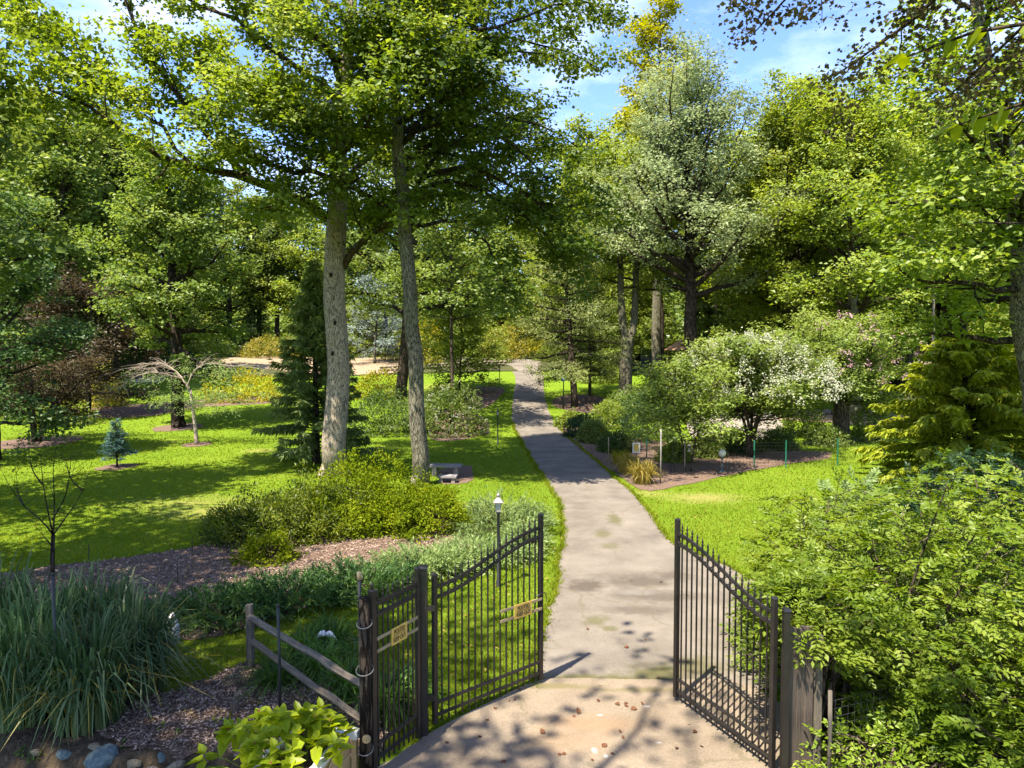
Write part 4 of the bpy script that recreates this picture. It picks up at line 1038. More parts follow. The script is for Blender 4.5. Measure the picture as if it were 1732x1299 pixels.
tO.build('trunk', M['bark_dark'], rootO, True); bO.build('branches', M['bark_dark'], rootO, True); cO.build('crown', M['purple_leaf'], rootO)

# a bough of big leaves close to the viewpoint, top right corner
rgN = np.random.default_rng(12)
N0 = np.array([5.6, 1.6, 0.0])
rootN = empty('young_tree', N0, 'close bough of large pale green leaves in the top right corner', 'tree')
MB().tube(*resample(np.array([[0, 0, -.1], [.05, 0, 3], [-.1, .3, 6], [-.2, .5, 9]]), [.1, .08, .06, .02], 10), 8).build('trunk', M['bark_mid'], rootN, True)
bN = MB()
boughs = [rel([N0 + [-.1, .35, 5.6], (4.6, 3.2, 6.6), (3.7, 4.5, 7.25), (3.15, 5.0, 7.35), (2.95, 5.2, 7.3)], N0), rel([N0 + [-.1, .3, 5.2], (4.7, 3.2, 6.1), (4.0, 4.5, 6.75), (3.5, 5.0, 6.85), (3.35, 5.2, 6.8)], N0), rel([N0 + [-.05, .2, 4.4], (4.9, 3.2, 5.3), (4.3, 4.6, 5.9), (3.75, 5.6, 6.15)], N0)]
for P in boughs: bN.tube(*resample(P, np.linspace(.03, .005, len(P)), 12), 5)
bN.build('branches', M['bark_dark'], rootN, True)
lfm = []
for v in range(3):
    lfm.append(MB().leaves(np.zeros((1, 3)), np.array([[1.0, 0, 0]]), np.array([[0, 0, 1.0]]), .17, .095 + .01 * v, .12, True, curl=.12 * v).mesh('leaf', M['near_leaf']))
for P in boughs[:2]:
    Q, _ = resample(P, np.zeros(len(P)), 30)
    for i in range(15, 30):
        for s in (-1, 1):
            if rgN.random() < .15: continue
            tg = Q[min(i + 1, 29)] - Q[i - 1]
            link('leaf', lfm[rgN.integers(3)], rootN, loc=Q[i], rot=(rgN.normal(0, .35), rgN.uniform(.1, .9), math.atan2(tg[1], tg[0]) + s * rgN.uniform(.5, 1.2)), scale=rgN.uniform(.75, 1.2))

# trees standing behind and beside the viewpoint; their shade falls on the foreground
own_tree('street_tree', (-15.6, 10.8, 0), 'broad tree beyond the left edge shading the front of the lawn', 350, 17, .4, 7, 6.0, 26, 'maple', 'bark_mid', None, nsub=5, sublen=2.0, ncl=3, crad=.8, per=40, leaf=.22)
own_tree('street_tree', (-7.0, -1.5, 0), 'thin crowned tree behind the viewpoint dappling the concrete', 352, 18, .35, 10.5, 6.2, 20, 'maple', 'bark_mid', dict(el=(5, 45)), nsub=2, sublen=2.0, ncl=2, crad=.65, per=22, leaf=.2, lean=(3.6, 1.4), dens_drop=.2)
own_tree('street_tree', (-11.5, 2.2, 0), 'high crowned tree left of the viewpoint shading the tall grasses', 354, 21, .4, 11.2, 6.4, 28, 'maple', 'bark_mid', dict(el=(0, 45)), nsub=5, sublen=2.0, ncl=3, crad=.85, per=40, leaf=.22)
own_tree('street_tree', (-19.8, 20.5, 0), 'tree beyond the left edge of the picture shading the lawn', 356, 17, .4, 5, 5.6, 28, 'forest', 'bark_mid', None, nsub=5, sublen=2.0, ncl=3, crad=.8, per=40, leaf=.22)

# ------------------------------------------------------------------ conifers
def put_conifer(args, kw, name, base, label, leafm, bark='bark_dark', cat='tree'):
    a, b, c = conifer(*args, **kw)
    root = empty(name, base, label, cat)
    a.build('trunk', M[bark], root, True); b.build('branches', M[bark], root, True); c.build('crown', M[leafm], root)
    return root
put_conifer((401, 9.4, 3.0, .2), dict(nb=190, droop=.26, spray=.34, asp=.22, per=64, hang=.9, curl=.6), 'spruce_tree', onx(533, 31.5), 'drooping dark green spruce just behind the thick pale trunk', 'spruce')
put_conifer((402, 2.05, .95, .05), dict(nb=70, droop=.05, spray=.13, asp=.3, per=34, hang=.1, z0=.16, up_el=5), 'blue_spruce_tree', gnd(198, 790), 'small blue spruce in a mulch ring on the left lawn', 'blue_spruce')
own_tree('hemlock_tree', gnd(972, 688), 'feathery grey green conifer leaning over the drive', 403, 14.5, .3, 2.6, 4.3, 56, 'hemlock', 'bark_mid', dict(el=(-12, 40), up=-.02, shape=.8), lean=(-1.2, -.5), nsub=7, sublen=1.3, ncl=3, crad=.55, per=46, leaf=.17, asp=.3, flat=.4, droop=.6, tilt=.5)
own_tree('hemlock_tree', gnd(992, 680) + [0.6, 3.0, .3], 'slim conifer just behind the feathery grey green one', 404, 11.5, .16, 2.2, 3.0, 40, 'hemlock', 'bark_mid', dict(el=(-10, 40), up=-.02, shape=.8), nsub=6, sublen=1.1, ncl=3, crad=.5, per=40, leaf=.17, asp=.3, flat=.4, droop=.6, tilt=.5)
own_tree('silver_tree', onx(634, 84), 'soft silvery white tree far behind the two trunks', 405, 8.5, .2, 1.0, 4.4, 26, 'white_spruce', 'bark_grey', dict(el=(0, 60), env_min=.5), nsub=5, sublen=1.5, ncl=3, crad=.7, per=40, leaf=.2, asp=.4)
put_conifer((406, 5.9, 4.4, .2), dict(nb=170, droop=.2, spray=.34, asp=.3, per=64, hang=.75, z0=.03, power=.62, up_el=16), 'cypress_tree', onx(1640, 27.5), 'golden green tiered cypress at the right of the garden', 'cypress')
put_conifer((407, 5.2, 1.5, .1), dict(nb=60, droop=.1, spray=.3, asp=.3, per=16, hang=.3), 'young_conifer', onx(1060, 72), 'young conifer beside the forked trunk', 'hemlock')

# ------------------------------------------------------------------ flowering trees on the right
def crape(name, base, label, seed, H, R, n, flower, nfl, stems=4, trunk_r=.07, leafm='crape', thick=None):
    rg = np.random.default_rng(seed)
    root = empty(name, base, label, 'tree')
    tk = MB(); lims = []
    for i in range(stems):
        a = i * 6.28 / stems + rg.normal(0, .3); o = np.array([math.cos(a), math.sin(a), 0])
        P = np.array([o * .12 + [0, 0, -.08], o * .3 + [0, 0, H * .28], o * R * .28 + [0, 0, H * .55], o * R * .45 + [0, 0, H * .85]])
        Rr = np.array([trunk_r, trunk_r * .85, trunk_r * .6, .02])
        tk.tube(*resample(P, Rr, 12), 7)
        lims += auto_limbs(rg, (P, Rr), H * .86, H * .3, R * .75, n, trunk_r * .5, el=(5, 60), up=.03)
    if thick: tk.tube(*resample(np.array([[0, 0, -.1], [0, .05, thick[1] * .5], [.05, 0, thick[1]]]), [thick[0], thick[0] * .85, thick[0] * .6], 10), 12)
    _, b, c = tree_meshes(seed + 1, (np.array([[0, 0, 0], [0, 0, .2], [0, 0, .4]]), np.array([.02, .02, .02])), lims, nsub=6, sublen=1.0, ncl=3, crad=.42, per=42, leaf=.14, asp=.5, flat=.5)
    tk.build('trunk', M['bark_mid'], root, True); b.build('branches', M['bark_mid'], root, True); c.build('crown', M[leafm], root)
    if flower:
        d = nrm(rg.normal(0, 1, (nfl, 3))); d[:, 2] = np.abs(d[:, 2]); d[:, 1] -= .25; d = nrm(d)
        C = d * [R * .98, R * .98, H * .5] * rg.uniform(.88, 1.08, (nfl, 1)) + [0, 0, H * .52]
        P, A, N, l1, w1, _ = clump_leaves(rg, C, .2, 26, .075, .9, 1.0, -.2, tilt=1.5)
        MB().leaves(P, A, N, l1, w1).build('blossom', M[flower], root)
    return root
crape('flowering_tree', onx(1165, 29.5), 'young leafy multi stem tree beside the drive fence', 501, 4.6, 2.5, 12, None, 0, 3, .05, 'crape')
crape('flowering_tree', onx(1272, 34), 'bushy tree covered in white blossom behind the wire fence', 503, 5.9, 4.2, 14, 'flower_white', 280, 5, .09)
crape('flowering_tree', onx(1425, 39), 'broad tree with thick dark trunk and a few pink blossoms', 505, 7.0, 4.5, 16, 'flower_pink', 60, 5, .08, 'crape', (.5, 3.6))

# ------------------------------------------------------------------ bare trees
def bare_tree(base, label, pieces, bark, extra=None, name='bare_tree', foliage=None):
    root = empty(name, base, label, 'tree')
    tk, bb = MB(), MB()
    tk.tube(*resample(*pieces[0], 12), 8)
    for p in pieces[1:]: bb.tube(*resample(*p, 9), 5)
    tk.build('trunk', M[bark], root, True); bb.build('branches', M[bark], root, True)
    if foliage: foliage[0].build('crown', M[foliage[1]], root)
    return root
# sapling in the mulch
S0 = gnd(88, 978); dS = S0[1]; rgS = np.random.default_rng(15)
ps = [(rel([S0 + [0, 0, -.05], W(89, 930, dS), W(90, 905, dS)], S0), [.055, .045, .04])]
for pts in ([(90, 905), (70, 880), (40, 855), (15, 820), (0, 790)], [(90, 905), (80, 860), (72, 810), (68, 770)], [(90, 905), (92, 850), (90, 800), (94, 760)], [(90, 905), (115, 870), (140, 830), (152, 790)], [(88, 880), (110, 840), (118, 800), (120, 770)], [(40, 855), (30, 830), (28, 800)], [(140, 830), (120, 810), (112, 780)], [(72, 820), (55, 795), (48, 765)], [(90, 925), (78, 912), (72, 905)]):
    P = rel([W(x, y, dS + rgS.normal(0, .25) * (i > 0)) for i, (x, y) in enumerate(pts)], S0)
    ps.append((P, np.linspace(.02, .003, len(P))))
    for _ in range(4):
        q = P[rgS.integers(1, len(P))]; d = np.array([rgS.normal(0, .3), rgS.normal(0, .3), rgS.uniform(.1, .5)])
        ps.append((np.array([q, q + d * .4, q + d * .9]), [.006, .004, .002]))
tips = np.concatenate([p[0][1:] for p in ps[1:]])
P, A, N, l1, w1, _ = clump_leaves(rgS, tips[rgS.integers(0, len(tips), 110)], .12, 3, .06, .6, 1, .3)
bare_tree(S0, 'nearly leafless young sapling in the front mulch bed', ps, 'bark_dark', name='sapling', foliage=(MB().leaves(P, A, N, l1, w1), 'yew_dark'))
# pale weeping tree
V0 = gnd(333, 752); dV = V0[1]; rgV = np.random.default_rng(16)
ps = [(rel([V0 + [0, 0, -.06], W(330, 720, dV), W(326, 690, dV), W(322, 660, dV)], V0), [.13, .1, .085, .07]),
      (rel([W(322, 664, dV), W(314, 650, dV), W(305, 640, dV), W(290, 632, dV - .3), W(262, 626, dV - .8), W(225, 640, dV - 1.4), W(205, 652, dV - 1.6)], V0), np.linspace(.06, .012, 7)),
      (rel([W(322, 664, dV), W(322, 645, dV), W(327, 630, dV), W(345, 618, dV + .4), W(375, 612, dV + .8), W(410, 622, dV + 1)], V0), np.linspace(.055, .012, 6)),
      (rel([W(314, 650, dV), W(300, 630, dV + .5), W(270, 618, dV + 1), W(235, 622, dV + 1.4)], V0), np.linspace(.04, .01, 4))]
for k_ in (1, 2, 3): ps[k_][0][1:] += rgV.normal(0, .09, ps[k_][0][1:].shape)
for base_p in ps[1:4]:
    Q, _ = resample(base_p[0], base_p[1], 12)
    for i in range(3, 12):
        for _ in range(5):
            d = nrm(Q[i] - Q[i - 1]) * rgV.uniform(.2, 1) + np.array([rgV.normal(0, .5), rgV.normal(0, .6), rgV.uniform(-.2, .35)])
            ps.append((np.array([Q[i], Q[i] + d * .6, Q[i] + d * 1.2 + [0, 0, -.3]]), [.012, .008, .003]))
C = np.concatenate([W(300, 675, dV) - V0 + rgV.normal(0, 1, (38, 3)) * [1.3, .9, .22], W(390, 668, dV) - V0 + rgV.normal(0, 1, (34, 3)) * [1.5, .9, .2], W(330, 690, dV) - V0 + rgV.normal(0, 1, (16, 3)) * [1, .6, .2]])
C = np.concatenate([C, W(262, 640, dV) - V0 + rgV.normal(0, 1, (26, 3)) * [1.1, .8, .25], W(385, 628, dV) - V0 + rgV.normal(0, 1, (16, 3)) * [1.0, .8, .25]])
P, A, N, l1, w1, _ = clump_leaves(rgV, C, .4, 34, .12, .5, .45, .4)
bare_tree(V0, 'pale twisted weeping tree with bare upper boughs', ps, 'twig_pale', name='weeping_tree', foliage=(MB().leaves(P, A, N, l1, w1), 'juniper'))
# dark multi stem maple
J0 = gnd(60, 747); rgJ = np.random.default_rng(17)
tkJ = MB(); limJ = []
for dx, dy in ((-.9, .3), (.3, -.5), (1.4, .2), (2.2, -.3)):
    P = np.array([[dx * .1, dy * .1, -.08], [dx * .35, dy * .4, 1.3], [dx * .9, dy, 2.6], [dx * 1.6, dy * 1.8, 4.0]]); Rr = np.array([.13, .1, .07, .02])
    tkJ.tube(*resample(P, Rr, 10), 7); limJ += auto_limbs(rgJ, (P, Rr), 4.2, 1.7, 2.6, 9, .05, el=(0, 35), up=0)
_, bJ, cJ = tree_meshes(360, (np.array([[0, 0, 0], [0, 0, .2], [0, 0, .4]]), np.array([.02] * 3)), limJ, nsub=5, sublen=1.1, ncl=3, crad=.5, per=36, leaf=.12, flat=.35)
rootJ = empty('japanese_maple', J0, 'low dark bronze maple with several stems in the left shade', 'tree')
tkJ.build('trunk', M['bark_dark'], rootJ, True); bJ.build('branches', M['bark_dark'], rootJ, True); cJ.build('crown', M['red_maple'], rootJ)

# ------------------------------------------------------------------ shrubs
def sh(px, py, name, label, leafm, seed, rx, ry, h, n, leaf, asp=.5, stemm='bark_dark', domes=None, cat='shrub', group=None, **kw):
    b = gnd(px, py)
    return put_shrub(shrub(seed, domes or [(0, 0, rx, ry, h, 1)], n, leaf, asp, **kw), name, b, label, (M[stemm], M[leafm]), cat, group)
# big rounded mound in front of the two trunks
sh(470, 912, 'yew_bush', 'dark green left half of the rounded bushes in the mulch bed', 'yew_dark', 601, 1.7, 1.5, 1.55, 26000, .085, .42, domes=[(0, 0, 1.6, 1.4, 1.4, 1), (-1.1, -.1, .9, .9, 1.05, .45), (.9, .8, 1.4, 1.3, 1.7, .8)], cluster=26, cl_r=.12, fr=10, lump=.2, upright=.08, inner=.6)
sh(600, 885, 'yew_bush', 'tallest yellow green bush in the middle of the rounded bushes', 'olive_bush', 602, 2.0, 1.8, 1.9, 32000, .085, .42, domes=[(0, 0, 1.7, 1.6, 1.75, 1), (.9, .9, 1.4, 1.2, 1.9, .6), (-.3, -1.1, 1.2, 1.0, 1.15, .5)], cluster=26, cl_r=.12, fr=10, lump=.2, upright=.08, inner=.6)
sh(725, 893, 'yew_bush', 'golden bush at the right end of the rounded bushes', 'olive_bush', 603, 1.5, 1.4, 1.35, 26000, .085, .42, domes=[(0, 0, 1.45, 1.4, 1.25, 1), (-.9, -.4, 1.0, .9, 1.1, .5)], cluster=26, cl_r=.12, fr=10, lump=.2, upright=.08, inner=.6)
sh(452, 948, 'azalea_bush', 'small green bush at the front left of the rounded bushes', 'olive_bush', 604, .8, .6, .75, 5000, .07, .45, cluster=10, cl_r=.09, fr=8, lump=.18)
# junipers
def juniper(px, py, label, leafm, seed, rx, ry, h, n=6000):
    rg = np.random.default_rng(seed); b = gnd(px, py); sb, cb = MB(), MB()
    m = n // 14
    a = rg.uniform(0, 6.28, m); r = np.sqrt(rg.random(m))
    P0 = np.stack([np.cos(a) * r * rx, np.sin(a) * r * ry, h * (.35 + .65 * rg.random(m)) * (1.05 - .55 * r ** 2)], 1)
    fl_ = lumpy(rg, 7, 7.0)(np.stack([P0[:, 0], P0[:, 1], 0 * r], 1)); P0[:, 2] *= np.clip(.8 + .45 * fl_, .3, 1.6)
    d = nrm(np.stack([np.cos(a) * (.3 + r), np.sin(a) * (.3 + r), rg.uniform(.1, .9, m)], 1) + rg.normal(0, .3, (m, 3)))
    s = np.linspace(.1, 1, 14)[None, :, None]
    P = (P0[:, None] + d[:, None] * s * .5 - np.array([0, 0, .07]) * s ** 2).reshape(-1, 3)
    dd = np.repeat(d, 14, 0); k = len(P)
    A = dd * .8 + rg.normal(0, .5, (k, 3)); N = rg.normal(0, .5, (k, 3)) + [0, 0, 1]
    ls = .11 * rg.uniform(.6, 1.3, k)
    cb.leaves(P, A, N, ls, ls * .28, .2)
    for i in range(0, m, 6): sb.tube(np.array([[P0[i, 0] * .2, P0[i, 1] * .2, .02], P0[i] * [.7, .7, .6], P0[i] + d[i] * .3]), [.012, .008, .003], 4, False)
    return put_shrub((sb, cb), 'juniper_bush', b, label, (M['bark_dark'], M[leafm]))
juniper(852, 898, 'pale blue green juniper spreading beside the lamp post', 'juniper', 611, 1.15, 1.6, .6, 8000)
juniper(800, 952, 'pale green juniper in front of the golden bush', 'juniper', 612, 1.2, .55, .42, 5500)
juniper(888, 930, 'pale juniper tip between lamp post and drive', 'juniper', 617, .35, .9, .4, 3000)
juniper(715, 972, 'green juniper seen through the gate top left', 'juniper', 613, .9, .45, .45, 4500)
juniper(610, 1000, 'dark green juniper behind the fixed gate panel', 'juniper_dark', 614, 1.05, .5, .6, 6500)
juniper(490, 1024, 'dark green juniper behind the split rail post', 'juniper_dark', 615, 1.1, .5, .6, 6500)
juniper(370, 1048, 'dark green juniper next to the tall grasses', 'juniper_dark', 616, 1.0, .5, .62, 6000)
# back garden shrubs
sh(412, 676, 'golden_bush', 'low golden bush on the mulch bed at the back of the lawn', 'gold_bush', 621, 3.4, 2.2, 2.6, 9000, .16, .5, cluster=10, cl_r=.2, fr=7, lump=.16)
sh(182, 686, 'amber_maple', 'small amber leafed maple on the far left bank', 'amber', 622, 1.7, 1.5, 3.0, 4500, .15, .7, cluster=10, cl_r=.2, lump=.2, inner=.4)
sh(640, 672, 'golden_bush', 'yellow green bush behind the thick pale trunk', 'gold_bush', 623, 2.2, 1.8, 2.3, 5000, .16, .5, cluster=10, cl_r=.2)
sh(645, 735, 'yew_bush', 'dark clipped shrub between the two main trunks', 'forest_dark', 624, 2.4, 1.6, 2.6, 9000, .13, .5, cluster=10, cl_r=.16)
sh(695, 722, 'yew_bush', 'green shrub behind the slim grey trunk', 'forest', 630, 1.6, 1.5, 2.2, 6000, .13, .5, cluster=10, cl_r=.16)
v1 = sh(762, 735, 'viburnum_bush', 'leafy shrub dotted with white flowers left of the drive', 'forest', 625, 2.1, 1.7, 3.1, 9000, .15, .55, cluster=10, cl_r=.18, lump=.16)
rgv = np.random.default_rng(18); d = nrm(rgv.normal(0, 1, (70, 3))); d[:, 2] = abs(d[:, 2])
P, A, N, l1, w1, _ = clump_leaves(rgv, d * [2.1, 1.75, 3.1], .13, 12, .08, .9, 1, 0, tilt=1.5)
MB().leaves(P, A, N, l1, w1).build('blossom', M['flower_white'], v1)
own_tree('garden_tree', gnd(778, 664), 'round bright green small tree left of the drive top', 631, 7.4, .13, .9, 3.8, 36, 'forest_yellow', 'bark_dark', dict(el=(0, 50)), nsub=5, sublen=1.4, ncl=3, crad=.6, per=40, leaf=.17)
for px, d, rx, h, mt, lab, sd in ((718, 82, 2.2, 6.5, 'gold_bush', 'bright yellow shrub behind the slim grey trunk', 641), (850, 90, 3.2, 4.6, 'amber', 'orange tinted shrub left of the top of the drive', 642), (890, 96, 3.0, 4.2, 'gold_bush', 'yellow flowering shrub at the top of the drive', 643), (825, 84, 3.2, 4.0, 'forest_yellow', 'light green shrub on the bank at the top of the drive', 644), (690, 88, 4, 4.4, 'forest_yellow', 'pale green shrub behind the sandy court', 645), (455, 92, 4.0, 2.6, 'amber', 'straw coloured bushes beyond the sandy court', 646), (520, 96, 4.0, 4.5, 'forest', 'green bush at the far edge of the sandy court', 647), (585, 94, 4.4, 3.8, 'forest_yellow', 'light green bush beyond the sandy court near the pale trunk', 648), (950, 86, 3.5, 3.5, 'forest_yellow', 'yellow green bush behind the feathery conifer', 649), (1015, 68, 2.2, 2.0, 'forest_yellow', 'low bush on the grass behind the forked trunk', 650), (955, 70, 1.2, 1.2, 'forest', 'small round bush beside the upper drive', 651),
                                  (250, 74, 4.0, 3.0, 'forest_dark', 'dark bush in the shade behind the shade tree', 652), (330, 93, 4.5, 3.4, 'forest_yellow', 'sunlit bush behind the round shade tree', 653), (100, 60, 4.5, 4.0, 'forest_dark', 'dark bush filling the shade at far left', 654), (20, 52, 4.0, 3.5, 'forest_dark', 'dark low bush at the left edge of the lawn', 655), (110, 47, 1.6, 1.6, 'forest_yellow', 'yellow green bush under the low bronze maple', 656)):
    sh_b = onx(px, d)
    put_shrub(shrub(sd, [(0, 0, rx, rx * .8, h, 1)], int(2200 + rx * 1400), .2, .55, cluster=9, cl_r=.28, lump=.18, inner=.5), 'garden_bush', sh_b, lab, (M['bark_dark'], M[mt]), 'shrub')
# beside the drive on the right
for px, py, r, h, mt, lab, sd in ((962, 722, .75, 1.0, 'forest_yellow', 'clipped light green round bush at the drive edge', 661), (983, 738, 1.0, 1.45, 'blue_shrub', 'dark clipped boxwood beside the drive', 662), (1006, 748, .9, 1.3, 'forest', 'mid green bush next to the dark boxwood', 663), (1042, 764, .85, 1.15, 'forest_dark', 'very dark low shrub left of the framed board', 664), (1095, 742, 1.9, 2.7, 'teal', 'tall blue green shrub behind the framed board', 665), (1060, 712, 1.9, 2.4, 'forest', 'leafy shrub at the foot of the forked trunk', 666), (1030, 722, 1.4, 1.8, 'forest_yellow', 'light leafy shrub beside the boxwood row', 667), (1130, 700, 2.4, 3.2, 'forest', 'green shrub behind the young multi stem tree', 668), (1205, 690, 2.6, 2.2, 'forest', 'green shrub behind the white blossom tree', 669), (1360, 735, 1.3, 2.4, 'crape', 'upright leafy shrub left of the thick dark trunk', 670), (1478, 745, 1.2, 2.6, 'crape', 'airy upright shrub right of the thick dark trunk', 671), (1190, 772, .9, 1.1, 'forest', 'low green shrub behind the white globe fence line', 672), (1255, 764, 1.1, 1.2, 'forest_dark', 'low dark shrub at the foot of the white blossom tree', 673), (1318, 758, .9, 1.0, 'forest_dark', 'low dark shrub right of the white blossom tree stems', 674), (1400, 752, 1.1, 1.0, 'forest', 'low green shrub at the foot of the thick dark trunk', 675), (1140, 780, .7, .9, 'forest_yellow', 'small light shrub behind the grey pole', 676)):
    sh(px, py, 'garden_bush', lab, mt, sd, r, r, h, int(3500 + r * 2600), .12, .5, cluster=10, cl_r=.13, lump=.1, fr=5)
for px, py, n, r, h, lab, sd, mt in ((1086, 818, 420, .35, .95, 'tuft of straw yellow grass at the drive edge', 681, 'straw'), (1062, 800, 420, .4, .85, 'olive tinted grass tuft beside the straw yellow one', 682, 'straw'), (1050, 785, 300, .35, .7, 'small yellowing tuft below the framed board', 683, 'gold_bush')):
    root = empty('grass_tuft', gnd(px, py), lab, 'grass')
    grass_clump(sd, n, r, h, .55, .025).build('blades', M[mt], root)

# ------------------------------------------------------------------ the big bush at the right and its neighbours
def spray_shrub(seed, domes, n, leaf, name, base, label, leafm, pairs=6, asp=.48, inner=.5, tw=.34, up=.0, ztop=None):
    rg = np.random.default_rng(seed); sb, cb = MB(), MB()
    tot = sum(d[5] for d in domes)
    for dm in domes:
        cx, cy, rx, ry, h, shr = dm[:6]; zo = dm[6] if len(dm) > 6 else 0.0
        m = int(n * shr / tot)
        d = rg.normal(0, 1, (m, 3)); d[:, 2] = np.abs(d[:, 2]) - .25; d = nrm(d)
        f = lumpy(rg, 9, 9.0); s = (1 + .10 * f(d)) * (inner + (1 - inner) * rg.random(m) ** .4)
        P0 = d * s[:, None] * [rx, ry, h] + [cx, cy, zo]
        P0 = P0[P0[:, 2] > .05]; d = nrm((P0 - [cx, cy, zo]) / [rx, ry, h])
        m = len(P0)
        hz = nrm(d * [1, 1, .25] + rg.normal(0, .5, (m, 3)) * [1, 1, .35] + [0, 0, up])
        nn = nrm(np.array([0, 0, 1.0]) + d * .45 + rg.normal(0, .28, (m, 3)))
        sd = nrm(np.cross(hz, nn)); nn = np.cross(sd, hz)
        L = tw * rg.uniform(.6, 1.25, m)
        k = pairs * 2 + 1
        t = np.concatenate([np.repeat(np.linspace(.1, .92, pairs), 2), [1.0]])
        sg = np.concatenate([np.tile([-1.0, 1.0], pairs), [0.0]])
        P = P0[:, None] + hz[:, None] * (t[None, :, None] * L[:, None, None]) - np.array([0, 0, 1]) * (t ** 2)[None, :, None] * .06
        A = hz[:, None] * .65 + sd[:, None] * sg[None, :, None] * .9 + rg.normal(0, .16, P.shape) - [0, 0, .12]
        N = nn[:, None] + rg.normal(0, .28, P.shape)
        q = m * k; ls = leaf * rg.uniform(.65, 1.25, q)
        base_r = np.repeat(rg.uniform(.05, .75, m), k)
        cb.leaves(P.reshape(-1, 3), A.reshape(-1, 3), N.reshape(-1, 3), ls, ls * asp, .16, False, np.clip(base_r + rg.normal(.1, .12, q), 0, 1))
        e = P0 + hz * L[:, None]
        for i in range(0, m, 5): sb.tube(np.array([P0[i] - hz[i] * .3 - [0, 0, .15], P0[i], e[i] - [0, 0, .05]]), [.008, .006, .002], 3, False)
        for i in range(26):
            j = rg.integers(m); q0 = np.array([cx + rg.normal(0, .2), cy + rg.normal(0, .2), -.05])
            sb.tube(*resample(np.array([q0, q0 * .5 + P0[j] * .5 + [0, 0, .3], P0[j]]), [.03, .02, .008], 7), 5, False)
    return put_shrub((sb, cb), name, base, label, (M['bark_mid'], M[leafm]))
spray_shrub(701, [(.1, 0, 2.05, 2.6, 3.2, 1.05), (2.4, .6, 2.6, 2.8, 3.45, 1.05), (.5, -1.9, 1.75, 1.3, 2.0, .55), (2.3, -1.9, 2.3, 1.5, 2.3, .7), (-.35, 1.7, 1.35, 1.5, 2.8, .5), (-1.75, -1.3, .8, .65, .5, .28, 1.6), (-1.3, -.4, .75, .7, .8, .2, 1.3)], 8600, .092, 'euonymus_bush', (5.75, 10.0, 0), 'huge spreading light green bush overhanging the right gate leaf', 'euonymus')
spray_shrub(702, [(0, 0, .9, .8, .75, 1)], 420, .075, 'euonymus_bush', (4.35, 7.55, 0), 'small bright sprig bush at the foot of the board fence', 'euonymus', pairs=5)
spray_shrub(703, [(0, 0, 2.6, 1.8, 2.5, 1), (2.6, .3, 2.6, 1.8, 2.7, 1), (-1.8, .3, 1.2, 1.1, 1.9, .4)], 3600, .11, 'blue_green_bush', (10.6, 15.6, 0), 'dark blue green bush behind the huge light green one', 'blue_shrub', up=.25, pairs=5)
spray_shrub(704, [(0, 0, .9, .9, 2.3, 1)], 500, .11, 'sumac_bush', (7.4, 14.6, 0), 'pale upright sprigs at the top left of the huge bush', 'juniper', up=.5)

# ------------------------------------------------------------------ tall grasses and daylilies
for i, (px, py, n, r, h, re, lab) in enumerate(((40, 1215, 620, .42, 1.75, .75, 'leftmost tall blue green grass clump'), (150, 1225, 600, .4, 1.55, .85, 'tall grass clump just right of the thin black stake'), (95, 1165, 560, .42, 1.75, .75, 'tall grass clump behind the thin black stake'), (225, 1170, 620, .42, 1.6, .95, 'tall arching grass clump at the right of the grass bed'), (-10, 1140, 520, .42, 1.9, .7, 'tall grass clump at the left picture edge'), (165, 1128, 520, .42, 1.6, .8, 'tall grass clump at the back of the grass bed'), (205, 1112, 380, .3, 1.2, .5, 'smaller grass clump left of the white bottle ornament'))):
    root = empty('ornamental_grass', gnd(px, py), lab, 'grass', 'tall blue green grasses')
    grass_clump(720 + i, int(n * .9), r * 1.05, h * .98, re * .8, .03).build('blades', M['miscanthus'], root)
    grass_clump(780 + i, int(n * .12), r * 1.0, h * .75, re * 1.3, .022).build('dry_blades', M['straw'], root)
for i, (px, py, lab) in enumerate(((470, 1160, 'low strappy plant at the foot of the split rail post'), (545, 1150, 'strappy green plant below the split rails'), (590, 1185, 'strappy plant right behind the dark round post'), (560, 1105, 'strappy green plant behind the split rails'), (655, 1215, 'strappy plant seen through the fixed gate panel'), (690, 1190, 'strappy plant at the foot of the gate hinge post'), (515, 1120, 'grassy plant between split rail post and thin stake'))):
    root = empty('daylily_plant', gnd(px, py), lab, 'plant', 'strappy daylily plants')
    grass_clump(740 + i, 260, .22, .62 if i else .4, .6, .022).build('blades', M['dayliliy'], root)

# ------------------------------------------------------------------ iron gate
def finial_mesh():
    return MB().lathe([(.0, .0), (.011, .0), (.018, .018), (.011, .036), (.008, .045), (.016, .058), (.010, .085), (.0, .13)], 6).mesh('finial', M['iron'], True)
FIN = finial_mesh()
def ring_mesh():
    mb = MB(); n = 14
    a = np.linspace(0, 2 * math.pi, n + 1)
    P = np.stack([np.cos(a) * .048, np.zeros(n + 1), np.sin(a) * .048], 1)
    mb.tube(P, .008, 4, False)
    return mb.mesh('ring', M['iron'], True)
RING = ring_mesh()
def ss(t): return t * t * (3 - 2 * t)

